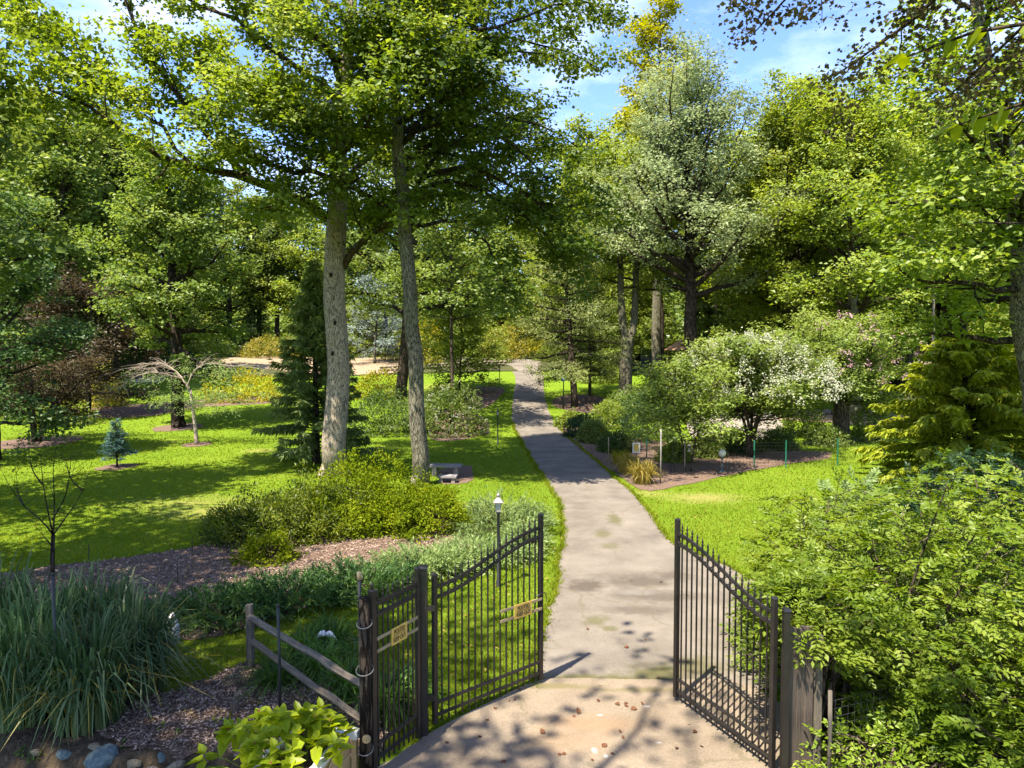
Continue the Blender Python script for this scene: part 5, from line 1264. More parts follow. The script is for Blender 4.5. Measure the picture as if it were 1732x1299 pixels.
def gate_leaf(p0, p1, h0, h1, nb, label, name='gate_leaf', arch=True, endp=(.06, .06), lift=.05):
    p0, p1 = np.array(p0), np.array(p1); L = np.linalg.norm(p1 - p0); rz = math.atan2(p1[1] - p0[1], p1[0] - p0[0])
    root = empty(name, (p0[0], p0[1], .05), label, 'gate' if arch else 'fence', None, rz)
    top = lambda t: h0 + (h1 - h0) * ss(t)
    for x, h, w in ((0, h0 + .17, endp[0]), (L, h1 + .2, endp[1])):
        po = MB().box((0, 0, (h + lift) / 2), (w, w, h - lift)).build('post', M['iron'], root, loc=(x, 0, 0))
        MB().box((0, 0, 0), (w + .012, w + .012, .02), taper=.6).build('cap', M['iron'], po, loc=(0, 0, h + .01))
    for dz in (0.0, -.15):
        t = np.linspace(0, 1, 21)
        P = np.stack([t * L, np.zeros(21), top(t) + dz], 1)
        mb = MB(); hw, hh = .016, .019
        V = np.stack([P + [0, -hw, -hh], P + [0, hw, -hh], P + [0, hw, hh], P + [0, -hw, hh]], 1).reshape(-1, 3)
        i = np.arange(20)[:, None] * 4; j = np.arange(4)[None]; k = (j + 1) % 4
        mb.add(V, np.stack([i + j, i + k, i + 4 + k, i + 4 + j], -1).reshape(-1, 4)).build('top_rail', M['iron'], root)
    for z in (.16, .33):
        MB().box((L / 2, 0, z), (L - endp[0] * .9, .032, .036)).build('bottom_rail', M['iron'], root)
    for i in range(1, nb + 1):
        t = i / (nb + 1); zt = float(top(t)) + .055
        b = MB().box((0, 0, (zt + .05) / 2), (.018, .018, zt - .05)).build('bar', M['iron'], root, loc=(t * L, 0, 0))
        link('finial', FIN, b, loc=(0, 0, zt))
    for i in range(nb + 1):
        t = (i + .5) / (nb + 1)
        link('ring', RING, root, loc=(t * L, 0, float(top(t)) - .075), scale=min(1.0, L / (nb + 1) / .105))
    return root, rz, L

def g2(px, py):
    q = gnd(px, py); return q[:2]

HL = g2(717, 1247)
gl1, rzL, LL = gate_leaf(g2(736, 1236), g2(914, 1160), 1.92, 2.40, 16, 'left open leaf of the black iron driveway gate')
gl2, rzR, LR = gate_leaf(g2(1305, 1312), g2(1143, 1190), 1.95, 2.45, 16, 'right open leaf of the black iron driveway gate')
fx0, fx1 = g2(632, 1316), g2(707, 1256)
fp, rzF, LF = gate_leaf(fx0, fx1, 2.06, 2.06, 8, 'short fixed black iron panel left of the gate', 'iron_panel', False, (.07, .05), .02)
# finial ball on the far-left post of the panel
MB().lathe([(0, .0), (.02, .0), (.014, .02), (.024, .045), (.014, .07), (0, .08)], 8).build('finial', M['iron'], fp, True, (0, 0, 2.25))

def post_thing(name, p, h, w, label, cat, mat, round_=False, capped=True, z0=0.0):
    root = empty(name, (p[0], p[1], z0), label, cat)
    if round_: b = MB().tube(np.array([[0, 0, -.1], [.01, 0, h * .5], [0, 0, h]]), [w / 2, w / 2 * .97, w / 2 * .93], 12).build('shaft', M[mat], root, True)
    else: b = MB().box((0, 0, h / 2 - .05), (w, w, h + .1)).build('shaft', M[mat], root)
    if capped: MB().box((0, 0, 0), (w + .02, w + .02, .03), taper=.7).build('cap', M[mat], root, loc=(0, 0, h + .015))
    return root
hp = post_thing('gate_post', HL, 2.28, .11, 'thick square black hinge post of the left gate leaf', 'post', 'iron')
for z in (.55, 1.75):
    MB().box((0, 0, 0), (.2, .03, .07)).build('hinge', M['iron'], hp, loc=(.06, -.03, z))
hp2 = post_thing('gate_post', g2(1322, 1320) + np.array([.03, .02]), 2.05, .075, 'square black hinge post of the right gate leaf', 'post', 'iron')
rp = post_thing('fence_post', g2(619, 1330), 2.25, .15, 'thick round dark post bound with wire left of the gate', 'post', 'bark_dark', True, False)
for z in (.45, 1.4, 1.95):
    a = np.linspace(0, 6.2832, 17); k = .088 if z != 1.4 else .1
    MB().tube(np.stack([np.cos(a) * k, np.sin(a) * k, .03 * np.sin(a)], 1), .007, 4, False).build('wire_band', M['silver'], rp, True, (0, 0, z))
MB().lathe([(0, 0), (.05, 0), (.05, .02), (0, .02)], 10).build('tag_disc', M['wood_slat'], rp, loc=(.03, -.078, .62)).rotation_euler = (math.pi / 2, 0, 0)
tp_ = post_thing('thin_post', g2(611, 1318), 2.45, .045, 'thin dark pole with pale tip behind the round post', 'post', 'dark_metal', True, False)
MB().tube(np.array([[0, 0, 0], [0, 0, .09]]), [.03, .028], 8).build('tip', M['wood_slat'], tp_, True, (0, 0, 2.42))

# signs
def sign(root_gate, rz, x0, x1, z, xc, sw, shh, label, facing=-1):
    M0 = root_gate.location
    u = np.array([math.cos(rz), math.sin(rz), 0]); nv = np.array([math.sin(rz), -math.cos(rz), 0])
    s = empty('warning_sign', np.array(M0) + u * xc + nv * .03 + np.array([0, 0, z]), label, 'sign', None, rz)
    for dz in (.075, -.075):
        MB().box(((x0 + x1) / 2 - xc, 0, dz), (x1 - x0, .014, .038)).build('slat', M['wood_slat'], s)
    pl = MB().box((0, -.012, 0), (sw, .008, shh)).build('panel', M['sign'], s)
    for txt, zz in (('POSTED', .022), ('KEEP OUT', -.072)):
        cu = bpy.data.curves.new('lettering', 'FONT'); cu.body = txt; cu.size = .082; cu.align_x = 'CENTER'; cu.extrude = .0012; cu.offset = .0006
        cu.materials.append(M['ink'])
        tmp = bpy.data.objects.new('lettering', cu); me_t = bpy.data.meshes.new_from_object(tmp); bpy.data.objects.remove(tmp)
        t = bpy.data.objects.new('lettering', me_t); COL.objects.link(t); t.parent = pl
        t.location = (0, -.0185, zz); t.rotation_euler = (math.pi / 2, 0, 0); t.scale = (sw * (.70 if txt == 'POSTED' else .78) / max(max(v.co.x for v in me_t.vertices) - min(v.co.x for v in me_t.vertices), .01), 1, 1)
    MB().box((0, -.0175, .005), (sw * .8, .002, .006)).build('rule', M['ink'], pl)
    return s
sign(fp, rzF, .05, LF - .03, 1.56, LF * .52, .30, .21, 'yellow POSTED KEEP OUT sign on the short fixed panel')
sign(gl1, rzL, LL * .58, LL, 1.24, LL * .80, .34, .21, 'yellow POSTED KEEP OUT sign on the left gate leaf')
# latch hook at the free end of the left leaf
MB().tube(np.array([[LL - .12, -.03, 1.38], [LL + .05, -.03, 1.4], [LL + .09, -.03, 1.34], [LL + .09, -.03, 1.2]]), .008, 5).build('latch', M['iron'], gl1, True)

# board fence end and metal pole at right
bf = empty('board_fence', (3.33, 8.02, 0), 'end of a brown vertical board fence beside the right gate', 'fence', None, 0.25)
for i in range(6):
    MB().box((0, 0, .9), (.055, .022 + .004 * (i % 3), 1.84 - .02 * (i % 3))).build('board', M['wood_brown'], bf, loc=(i * .058, .006 * (i % 2), 0))
MB().box((.19, .05, 1.45), (.36, .04, .08)).build('rail', M['wood_brown'], bf)
MB().box((.19, .05, .45), (.36, .04, .08)).build('rail', M['wood_brown'], bf)
MB().box((.385, -.0, .85), (.07, .09, 1.7)).build('post', M['wood_grey'], bf)
mpole = post_thing('metal_pole', (3.72, 7.82), 1.15, .05, 'scuffed grey metal pole holding the wire mesh at right', 'post', 'wood_grey', True, False)
wm = empty('wire_fence', (3.72, 7.85, 0), 'square wire mesh at the foot of the huge bush', 'fence', None, .35)
mb = MB()
for i in range(14): mb.tube(np.array([[i * .1, 0, 0], [i * .1, 0, 1.0]]), .0025, 4, False)
for i in range(11): mb.tube(np.array([[0, .004, i * .1], [1.3, .004, i * .1]]), .0025, 4, False)
tag(mb.build('wire_mesh', M['dark_metal'], wm), kind='stuff')

# ------------------------------------------------------------------ deer fence and split rail fence
st1 = post_thing('fence_stake', g2(97, 1240), 2.15, .045, 'thin black stake standing among the tall grasses', 'stake', 'dark_metal', True, False)
st2 = post_thing('fence_stake', g2(473, 1220), 1.62, .045, 'thin black stake in front of the split rail fence', 'stake', 'dark_metal', True, False)
for rt, hh in ((st1, 2.15), (st2, 1.62)):
    MB().tube(np.array([[0, 0, 0], [0, 0, .03]]), [.028, .02], 8).build('cap', M['dark_metal'], rt, True, (0, 0, hh))
nt = empty('deer_netting', (0, 0, 0), 'fine black netting stretched between the thin black stakes', 'netting')
mb = MB(); q0, q1, q2 = g2(97, 1240), g2(473, 1220), g2(619, 1330)
for a, b, n in ((q0, q1, 42), (q1, q2, 14)):
    for i in range(n + 1):
        p = a + (b - a) * i / n; mb.tube(np.array([[p[0], p[1], .02], [p[0], p[1], 1.55]]), .0011, 3, False)
    for z in np.arange(.05, 1.56, .11): mb.tube(np.array([[a[0], a[1], z], [b[0], b[1], z]]), .0011, 3, False)
tag(mb.build('net', M['ink'], nt), kind='stuff')

sp0 = g2(424, 1133); sp1 = g2(618, 1268)
srf = empty('split_rail_fence', (sp0[0], sp0[1], 0), 'weathered split rail fence ending at the dark round post', 'fence', None, math.atan2(sp1[1] - sp0[1], sp1[0] - sp0[0]))
LS = np.linalg.norm(sp1 - sp0)
MB().tube(np.array([[0, 0, -.1], [.015, 0, .5], [-.03, .01, 1.06]]), [.075, .07, .06], 7).build('post', M['wood_grey'], srf)
for z0_, z1_ in ((.88, .82), (.48, .36)):
    t = np.linspace(0, 1, 9)[:, None]; rgq = np.random.default_rng(int(z0_ * 100))
    P = np.concatenate([t * LS, rgq.normal(0, .008, (9, 1)), z0_ + (z1_ - z0_) * t + rgq.normal(0, .008, (9, 1))], 1)
    MB().tube(P, .05 + rgq.normal(0, .004, 9), 6).build('rail', M['wood_rail'], srf)

# white ornaments
o1 = empty('bottle_ornament', gnd(292, 1108), 'white bottle shaped ornament at the edge of the tall grasses', 'ornament')
MB().lathe([(0, .2), (.1, .2), (.12, .32), (.115, .46), (.085, .6), (.045, .68), (.03, .72), (0, .73)], 14).build('body', M['cloth'], o1, True)
MB().tube(np.array([[0, 0, -.1], [0, 0, .22]]), .012, 6).build('stake', M['dark_metal'], o1, True)
o2 = empty('bird_ornament', gnd(548, 1120), 'white bird shaped ornament on a stake behind the split rails', 'ornament')
MB().tube(np.array([[0, 0, -.1], [0, .01, .42]]), .007, 6).build('stake', M['dark_metal'], o2, True)
def wing(sgn):
    n = 9; t = np.linspace(0, 1, n)
    c = np.stack([sgn * (.02 + .2 * t), -.02 * t, .46 + .09 * np.sin(t * 2.2) - .16 * t ** 1.6], 1)
    w = .008 + .045 * np.sin(np.clip(t * 1.1 + .12, 0, 1) * math.pi) ** .7
    mb = MB()
    up = c + np.stack([0 * t, .35 * w, w * .5], 1); dn = c - np.stack([0 * t, .35 * w, w], 1); th = np.array([0, .014, 0])
    V = np.stack([up, dn, dn + th, up + th], 1).reshape(-1, 3)
    i = np.arange(n - 1)[:, None] * 4; j = np.arange(4)[None]; k = (j + 1) % 4
    mb.add(V, np.stack([i + j, i + k, i + 4 + k, i + 4 + j], -1).reshape(-1, 4)); mb.add(V[-4:], [[0, 1, 2, 3]])
    return mb
wing(1).build('wing', M['cloth'], o2, True); w_ = wing(-1).build('wing', M['cloth'], o2, True); w_.scale = (.55, 1, 1)
MB().lathe([(0, -.05), (.03, -.02), (.035, .03), (.02, .07), (0, .08)], 8).build('body', M['cloth'], o2, True, (0, 0, .46))
o3 = empty('wire_marker', gnd(600, 1100), 'small white wire marker beside the thin dark pole', 'marker')
MB().tube(np.array([[-.12, 0, .22], [-.02, 0, .2], [.08, 0, .2]]), .007, 5).tube(np.array([[-.04, .01, .14], [.08, 0, .14]]), .007, 5).tube(np.array([[0, 0, -.05], [0, 0, .22]]), .005, 5).build('frame', M['white'], o3)

# ------------------------------------------------------------------ white planter box and bright plant
pb = empty('planter_box', (-2.08, 7.9, 0), 'pale wooden planter box with white rim left of the gate', 'planter', None, -.24)
HZ = .62
for i in range(3):
    MB().box((0, 0, 0), (.03, 1.5, .19)).build('plank', M['wood_pale'], pb, loc=(.18, -.78, .12 + i * .2))
    MB().box((0, 0, 0), (.03, 1.5, .19)).build('plank', M['wood_pale'], pb, loc=(-.47, -.78, .12 + i * .2))
    MB().box((0, 0, 0), (.62, .03, .19)).build('plank', M['wood_pale'], pb, loc=(-.145, -.02, .12 + i * .2))
MB().box((0, 0, 0), (.12, 1.55, .03)).build('rim', M['white'], pb, loc=(.16, -.79, HZ + .025))
MB().box((0, 0, 0), (.54, .12, .03)).build('rim', M['white'], pb, loc=(-.17, -.04, HZ + .025))
MB().box((0, 0, 0), (.12, 1.55, .03)).build('rim', M['white'], pb, loc=(-.48, -.79, HZ + .025))
MB().box((0, 0, 0), (.09, .09, .1)).build('post_cap', M['white'], pb, loc=(.24, .0, HZ + .0))
MB().box((0, 0, 0), (.06, .06, .6)).build('corner_post', M['wood_pale'], pb, loc=(.235, 0, .27))
MB().box((0, 0, 0), (.6, 1.45, .04)).build('soil', M['soil'], pb, loc=(-.145, -.78, HZ - .1))

bp_ = empty('leafy_plant', (-2.25, 7.35, .5), 'bright lime green leafy plant spilling over the white planter', 'plant', None)
rgP = np.random.default_rng(33)
lm3 = [MB().leaves(np.zeros((1, 3)), np.array([[1.0, 0, 0]]), np.array([[0, 0, 1.0]]), .165, .095 + .008 * v, .16, True, curl=.08 + .1 * v).mesh('leaf', M['bright']) for v in range(3)]
stm = MB(); nleaf = 0; buds = []
for i in range(48):
    a = rgP.uniform(0, 6.28); r = math.sqrt(rgP.random())
    tip = np.array([math.cos(a) * r * .80 - .40, math.sin(a) * r * .60 + .06, .22 + .30 * (1 - r * r) + rgP.normal(0, .05) + .10 * math.cos(a) * r])
    b0 = tip * [.5, .5, 0] + [0, 0, -.1]
    stm.tube(np.array([b0, b0 * .4 + tip * .6 + [0, 0, .05], tip]), [.008, .006, .004], 4, False)
    buds.append(tip)
    for w_i, (k, el, dz, sc) in enumerate(((3, -.55, .01, .85), (3, .05, -.05, 1.25))):
        if nleaf > 292: break
        for j in range(k):
            aa = j * 6.28 / k + w_i * .7 + rgP.normal(0, .25)
            link('leaf', lm3[rgP.integers(3)], bp_, loc=tip + [0, 0, dz], rot=(rgP.normal(0, .25), el + rgP.normal(.05, .2), aa), scale=sc * rgP.uniform(.8, 1.2)); nleaf += 1
stm.build('stems', M['near_leaf'], bp_)
bud = MB().lathe([(0, 0), (.008, .005), (.011, .02), (.006, .04), (0, .05)], 6).mesh('flower_bud', M['red'])
for t_ in buds[::4]: link('flower_bud', bud, bp_, loc=t_ + [0, 0, .0])

# ------------------------------------------------------------------ stones at the lower left
def stone_mesh(seed, mat, flat=.6):
    bm = bmesh.new(); bmesh.ops.create_icosphere(bm, subdivisions=2, radius=1)
    rg = np.random.default_rng(seed); D = rg.normal(0, 1.3, (5, 3)); ph = rg.uniform(0, 6.28, 5)
    pl = nrm(rg.normal(0, 1, (6, 3))); off = rg.uniform(.55, .9, 6)
    for v in bm.verts:
        p = np.array(v.co)
        for a, o in zip(pl, off):
            dd = p @ a - o
            if dd > 0: p = p - a * dd * .85
        p = p * (1 + .05 * np.sin(D @ p + ph).sum()); v.co = Vector(p * [1, .8, flat])
    me = bpy.data.meshes.new('stone'); bm.to_mesh(me); bm.free(); me.materials.append(mat)
    return me
SM = [stone_mesh(80 + i, M[m]) for i, m in enumerate(('stone_blue', 'stone_tan', 'stone', 'stone_blue'))]
for i, (px, py, s, k, lab) in enumerate(((110, 1278, .12, 0, 'dark bluish stone under the tall grasses'), (185, 1284, .2, 3, 'large blue grey stone below the mulch edge'), (165, 1270, .11, 1, 'tan stone beside the large blue grey one'), (225, 1288, .1, 1, 'small tan stone right of the large blue grey one'), (252, 1286, .12, 0, 'pointed blue grey stone below the mulch edge'), (300, 1290, .13, 1, 'pale tan wedge stone below the mulch edge'), (330, 1284, .13, 3, 'dark blue stone right of the pale wedge'), (282, 1294, .1, 2, 'small brown stone at the bottom edge'), (375, 1296, .13, 0, 'blue stone next to the bright lime plant'), (60, 1262, .08, 1, 'little tan stone in the soil at far left'))):
    p = gnd(px, py) + [.12 * math.sin(i * 5.1), .16 * math.sin(i * 3.3), 0]
    o = link('rock', SM[k], None, loc=(p[0], p[1], p[2] + s * .1), rot=(.3 * math.sin(i * 2), .3 * math.cos(i * 3), i * 1.3), scale=(s * 1.15, s * (.8 + .3 * (i % 2)), s * .95)); tag(o, lab, 'rock')
o = link('tree_stump', MB().tube(np.array([[0, 0, -.03], [0, 0, .06], [.005, 0, .2]]), [.07, .06, .055], 9).mesh('tree_stump', M['wood_brown']), None, loc=gnd(397, 1210)); tag(o, 'short dark stub standing in the front mulch', 'stump')
for i, (px, py) in enumerate(((388, 1218), (275, 1235), (367, 1228), (300, 1248), (205, 1265), (40, 1275), (60, 1285))):
    b = gnd(px, py); put_shrub(shrub(860 + i, [(0, 0, .07, .07, .09, 1)], 60, .04, .5, stems=3, stem_r=.003), 'weed', b, 'tiny green weed sprouting in the front mulch and soil', (M['bark_dark'], M['bright' if i < 3 else 'dayliliy']), 'weed', 'weeds in the front mulch')
for i, (px, py) in enumerate(((150, 950), (325, 940), (300, 985))):
    o = MB().tube(np.array([[0, 0, -.05], [.01, 0, .45]]), .009, 5).build('marker_stake', M['dark_metal'], None, loc=gnd(px, py)); tag(o, ('thin dark stake at the lawn edge of the long mulch bed', 'thin dark stake left of the rounded bushes', 'thin dark stake in the middle of the long mulch bed')[i], 'stake')

# fallen leaves on the concrete
fl_m = [MB().leaves(np.zeros((1, 3)), np.array([[1.0, 0, 0]]), np.array([[0, 0, 1.0]]), .09, .055 + .01 * v, .2, True, curl=-.08 - .08 * v).mesh('fallen_leaf', M['dead_leaf']) for v in range(3)]
rgF = np.random.default_rng(44)
for px, py in ((1055, 1195), (1062, 1202), (1066, 1204), (1042, 1194), (969, 1216), (980, 1214), (1050, 1246), (1055, 1256), (1018, 1270), (1032, 1280), (947, 1280), (920, 1248), (955, 1284), (812, 1250), (862, 1190), (835, 1205), (868, 1190), (822, 1222), (808, 1252), (668, 1278), (850, 1292), (1016, 1166), (1011, 1188), (1088, 1198), (1163, 1232), (1178, 1242), (1190, 1270), (1060, 1100), (1090, 1085), (993, 1068), (1110, 1150), (1165, 1010), (1120, 988), (1066, 985), (880, 1170), (1145, 1270), (1000, 1290), (760, 1262)):
    p = gnd(px, py)
    o = link('fallen_leaf', fl_m[rgF.integers(3)], None, loc=(p[0], p[1], p[2] + .052 if p[1] < 10.4 else p[2] + .04), rot=(rgF.normal(0, .25), rgF.normal(0, .25), rgF.uniform(0, 6.28)), scale=rgF.uniform(.6, 1.15))
    tag(o, 'dry brown fallen leaf on the pavement at the gate', 'leaf', 'fallen leaves at the gate')

rgL = np.random.default_rng(71)
n_ = 2600; y_ = 1 / (1 / 9.0 - rgL.random(n_) * (1 / 9.0 - 1 / 45.0)); x_ = rgL.uniform(-.78, .78, n_) * y_
ok_ = ~inpoly(np.stack([x_, y_], 1), DRIVE_POLY) & ~((y_ < 10.5) & (x_ > -1.7)); x_, y_ = x_[ok_], y_[ok_]; n_ = len(x_)
a_ = rgL.uniform(0, 6.28, n_)
tag(MB().leaves(np.stack([x_, y_, tz(x_, y_) + .05 + .0008 * y_], 1), np.stack([np.cos(a_), np.sin(a_), rgL.normal(0, .3, n_)], 1), np.stack([rgL.normal(0, .5, n_), rgL.normal(0, .5, n_), np.ones(n_)], 1), rgL.uniform(.04, .1, n_), rgL.uniform(.03, .06, n_), .3).build('leaf_litter', M['straw']), 'scattered yellowed leaves lying in the grass', None, None, 'stuff')

# ------------------------------------------------------------------ lamp posts and garden ornaments
def lantern_post(base, label, h=2.0, light=True):
    root = empty('lamp_post', base, label, 'lamp post')
    MB().lathe([(.055, -.05), (.055, .12), (.038, .16), (.034, h - .42), (.05, h - .4), (.05, h - .37), (.0, h - .36)], 12).build('post', M['dark_metal'], root, True)
    ln = empty('lantern', (0, 0, h - .36), None, None); del_keys = None
    ln.parent = root
    cg = MB()
    for i in range(4):
        a = math.pi / 4 + i * math.pi / 2
        cg.tube(np.array([[.06 * math.cos(a), .06 * math.sin(a), 0], [.1 * math.cos(a), .1 * math.sin(a), .2]]), .008, 4)
    cg.box((0, 0, .005), (.11, .11, .014)).build('cage', M['silver' if light else 'dark_metal'], ln)
    MB().lathe([(.052, .02), (.088, .195)], 4).build('glass', M['glass'], ln).rotation_euler = (0, 0, math.pi / 4)
    MB().lathe([(.0, .2), (.15, .2), (.15, .212), (.05, .30), (.045, .32), (.0, .325)], 4).build('hood', M['silver' if light else 'dark_metal'], ln).rotation_euler = (0, 0, math.pi / 4)
    MB().lathe([(.02, .32), (.042, .345), (.042, .365), (.016, .39), (.008, .40), (.012, .42), (0, .45)], 10).build('finial', M['silver' if light else 'dark_metal'], ln, True)
    return root
lantern_post(gnd(843, 992), 'lantern post with pale hood behind the left gate leaf', 2.02)
lantern_post(gnd(842, 752), 'thin dark lamp post on the lawn left of the drive', 2.0, False)
lantern_post(gnd(845, 657), 'far thin lamp post near the top of the drive', 2.1, False)
bh = empty('birdhouse_pole', gnd(953, 692), 'tall dark pole with blue bird box right of the drive', 'birdhouse')
MB().tube(np.array([[0, 0, -.1], [0, 0, 4.2]]), [.055, .03], 8).build('pole', M['dark_metal'], bh, True)
bx = MB().box((0, 0, 0), (.3, .28, .42)).build('box', M['blue'], bh, loc=(-.05, -.12, 2.45))
MB().box((0, 0, 0), (.38, .36, .04)).build('roof', M['dark_metal'], bx, loc=(0, 0, .23))
MB().box((0, 0, 0), (.12, .012, .12)).build('front_plate', M['white'], bx, loc=(.04, -.147, -.02))

gb_ = empty('gazing_ball', gnd(1221, 798), 'white globe ornament on a stand beside the wire fence', 'ornament')
MB().lathe([(.16, -.03), (.13, .03), (.03, .09), (.025, .5), (.07, .6), (.05, .66), (.0, .67)], 12).build('stand', M['stone_blue'], gb_, True)
bm = bmesh.new(); bmesh.ops.create_uvsphere(bm, u_segments=18, v_segments=10, radius=.17); me = bpy.data.meshes.new('ball'); bm.to_mesh(me); bm.free(); me.materials.append(M['globe'])
for p in me.polygons: p.use_smooth = True
link('ball', me, gb_, loc=(0, 0, .82))
o = link('globe_ornament', me, None, loc=gnd(801, 717) + [0, 0, .12], scale=.85); tag(o, 'small white globe in the mulch left of the drive', 'ornament')
fb = empty('framed_board', gnd(1076, 792), 'small white framed board on a post beside the drive', 'sign')
MB().tube(np.array([[0, .02, -.1], [0, .02, .75]]), .022, 6).build('post', M['wood_grey'], fb)
for a in ((0, .2, .34, .05), (0, -.2, .34, .05)): MB().box((a[0], 0, a[1]), (a[2], .03, a[3])).build('frame', M['white'], fb, loc=(0, 0, .92))
for x in (-.145, .145): MB().box((x, 0, 0), (.05, .03, .35)).build('frame', M['white'], fb, loc=(0, 0, .92))
MB().box((0, .004, 0), (.24, .012, .35)).build('panel', M['sign'], fb, loc=(0, 0, .92))
gpole = post_thing('grey_pole', g2(1117, 818), 2.15, .06, 'plain grey pole at the corner of the wire fence', 'post', 'silver', True, False)
bpole = post_thing('wood_stake', g2(1029, 772), .95, .06, 'short wooden stake left of the framed board', 'post', 'wood_slat', True, False)
hk = empty('garden_hook', gnd(1138, 800), 'thin green metal trellis stake right of the grey pole', 'stake')
MB().tube(np.array([[-.08, 0, -.05], [-.05, 0, .6], [0, 0, 1.1], [.05, 0, .6], [.08, 0, -.05]]), .012, 5).tube(np.array([[0, 0, 1.05], [0, 0, 1.3], [.08, 0, 1.38], [.14, 0, 1.3]]), .01, 5).build('frame', M['dark_metal'], hk, True)
hk2 = empty('bird_feeder', gnd(1158, 812), 'thin black hook stand with feeder near the young tree', 'feeder')
MB().tube(np.array([[0, 0, -.05], [0, 0, 1.5], [.08, 0, 1.6], [.18, 0, 1.5]]), .014, 5).build('hook', M['dark_metal'], hk2, True)
MB().lathe([(0, -.3), (.09, -.3), (.09, -.28), (.05, -.26), (.05, -.08), (.1, -.06), (0, .02)], 9).build('feeder', M['dark_metal'], hk2, loc=(.18, 0, 1.46))

# wire garden fence with green posts
wf_ = empty('wire_fence', (0, 0, 0), 'low dark wire fence with green posts around the side garden', 'fence')
fpts = [onx(1095, 33), onx(1160, 31.5), onx(1278, 30.5), onx(1332, 30.5), onx(1420, 31), onx(1500, 32)]
nw = MB()
for i, p in enumerate(fpts):
    MB().tube(np.array([[p[0], p[1], p[2] - .1], [p[0], p[1], p[2] + 1.25]]), .03, 6).build('post', M['green_metal'], wf_)
    if i:
        a = fpts[i - 1]; L = np.linalg.norm(p - a); n = int(L / .15)
        for k in range(1, n): q = a + (p - a) * k / n; nw.tube(np.array([q, q + [0, 0, 1.15]]), .004, 3, False)
        for z in np.arange(.1, 1.2, .15): nw.tube(np.array([a + [0, 0, z], p + [0, 0, z]]), .004, 3, False)
tag(nw.build('wire', M['ink'], wf_), kind='stuff')

# stone bench left of the drive
sbn = empty('stone_bench', gnd(752, 806), 'low grey stone slab bench beside the slim grey trunk', 'bench', None, -.08)
MB().box((0, 0, 0), (1.35, .55, .09)).build('slab', M['slab'], sbn, loc=(0, .25, .42))
for x in (-.45, .45): MB().box((0, 0, 0), (.18, .42, .38)).build('leg', M['stone'], sbn, loc=(x, .25, .185))
sb2 = empty('stone_step', gnd(757, 816), 'small stone slab in front of the stone bench', 'slab', None, -.05)
MB().box((0, 0, 0), (.75, .5, .07)).build('slab', M['slab'], sb2, loc=(0, 0, .25))
for x in (-.24, .24): MB().box((0, 0, 0), (.14, .4, .22)).build('leg', M['stone'], sb2, loc=(x, 0, .105))

# boulder edging and terrace in the side garden
pat, _ = sheet('stone_terrace', [onx(1175, 41)[:2], onx(1240, 40)[:2], onx(1320, 42)[:2], onx(1310, 52)[:2], onx(1240, 54)[:2], onx(1170, 52)[:2]], M['paving'], .03, 'pale stone terrace behind the flowering trees', .05, 32)
pth, _ = sheet('garden_path', [onx(1300, 50)[:2], onx(1420, 48)[:2], onx(1540, 46)[:2], onx(1560, 50)[:2], onx(1440, 53)[:2], onx(1310, 55)[:2]], M['sand'], .024, 'tan gravel path behind the pink flowering tree', .08, 33)
rgB = np.random.default_rng(55)
for i in range(30):
    px = 1325 + i * 7.6; b = onx(px, 53.5 - (px - 1325) * .012 + rgB.normal(0, .25))
    o = link('boulder', SM[2 if i % 4 else 1], None, loc=b + [0, 0, .12], rot=(rgB.normal(0, .2), rgB.normal(0, .2), rgB.uniform(0, 6.28)), scale=rgB.uniform(.25, .48))
    tag(o, 'pinkish boulder in the row edging the side garden path', 'boulder', 'boulders edging the side garden path')
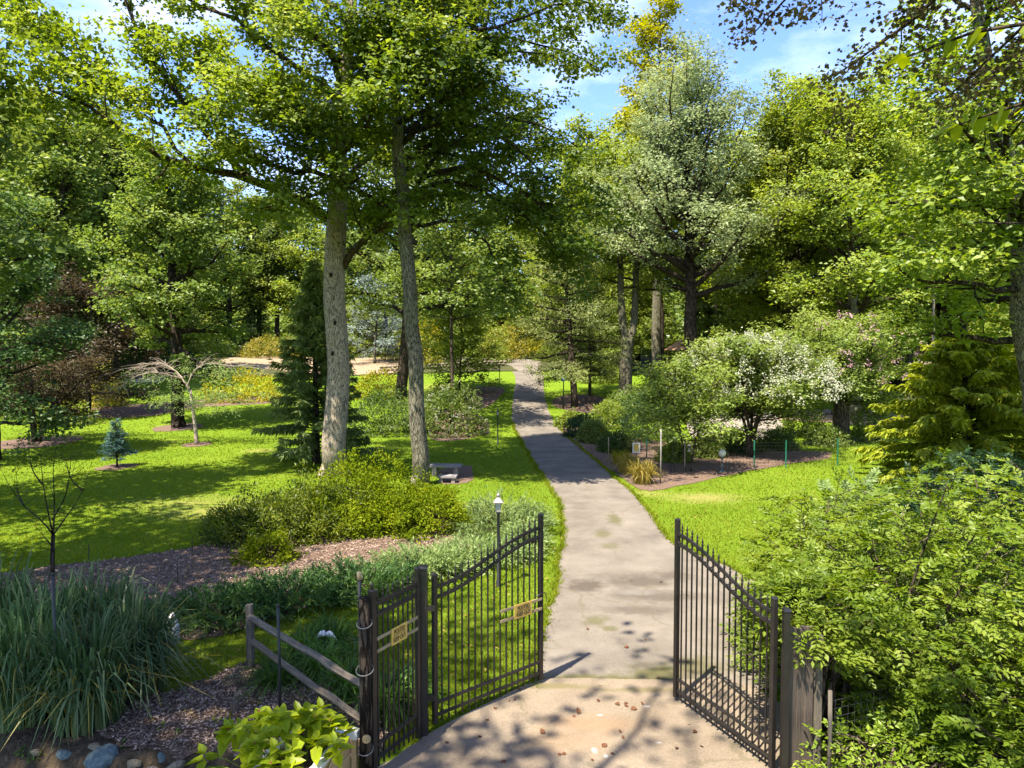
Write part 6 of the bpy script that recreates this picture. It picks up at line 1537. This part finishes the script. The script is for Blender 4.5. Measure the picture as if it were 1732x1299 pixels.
# low stone wall at the head of the drive
lw = empty('stone_wall', (0, 0, 0), 'low dark stone wall on the bank left of the drive top', 'wall')
a, b = onx(640, 76), onx(856, 80); n = 30
for i in range(n):
    for c in range(2):
        p = a + (b - a) * (i + .5 * (c % 2) + .25) / n
        link('stone', SM[1 if (i + c) % 3 else 2], lw, loc=(p[0], p[1], float(tz(p[0], p[1])) + .2 + c * .3), rot=(0, 0, rgB.normal(0, .12)), scale=(.28, .3, .3))
# terrace wall of pale stones behind the white blossom tree
tw_ = empty('terrace_wall', (0, 0, 0), 'pale stone retaining wall below the terrace', 'wall')
a, b = onx(1190, 40.5), onx(1310, 40.5); n = 12
for i in range(n):
    for c in range(3):
        p = a + (b - a) * (i + .5 * (c % 2) + .25) / n
        MB().box((0, 0, 0), (.34, .3, .22)).build('stone', M['paving'], tw_, loc=(p[0], p[1] + rgB.normal(0, .02), p[2] + .1 + c * .235))

# small garden pavilion behind the dark trunk
pv = empty('garden_pavilion', onx(1152, 74), 'small open pavilion with tan roof behind the dark trunk', 'pavilion')
MB().lathe([(1.9, 2.5), (1.95, 2.56), (.2, 3.6), (0, 3.65)], 6).build('roof', M['roof_tan'], pv)
for i in range(6):
    a = i * math.pi / 3
    MB().box((1.5 * math.cos(a), 1.5 * math.sin(a), 1.25), (.12, .12, 2.52)).build('post', M['wood_slat'], pv)
MB().lathe([(1.75, -.05), (1.75, .12), (0, .12)], 6).build('floor', M['paving'], pv)
ct = empty('garden_cart', onx(1150, 71), 'jumble of blue and white garden things under the pavilion', 'furniture')
MB().box((0, 0, .75), (1.1, .7, .7)).build('body', M['white'], ct); MB().box((0, 0, 1.3), (1.2, .8, .35), taper=.6).build('cover', M['blue'], ct)
MB().box((-.2, -.38, .75), (.5, .06, .3)).build('cushion', M['red'], ct); MB().box((0, 0, .2), (.9, .6, .4)).build('base', M['blue'], ct)
# far parked shed roof / dark surface glimpsed at left
o, _ = sheet('asphalt_turnaround', [onx(205, 69)[:2], onx(270, 68)[:2], onx(275, 73)[:2], onx(215, 74)[:2]], M['slab'], .05, 'patch of grey asphalt glimpsed behind the weeping tree', .05, 34)
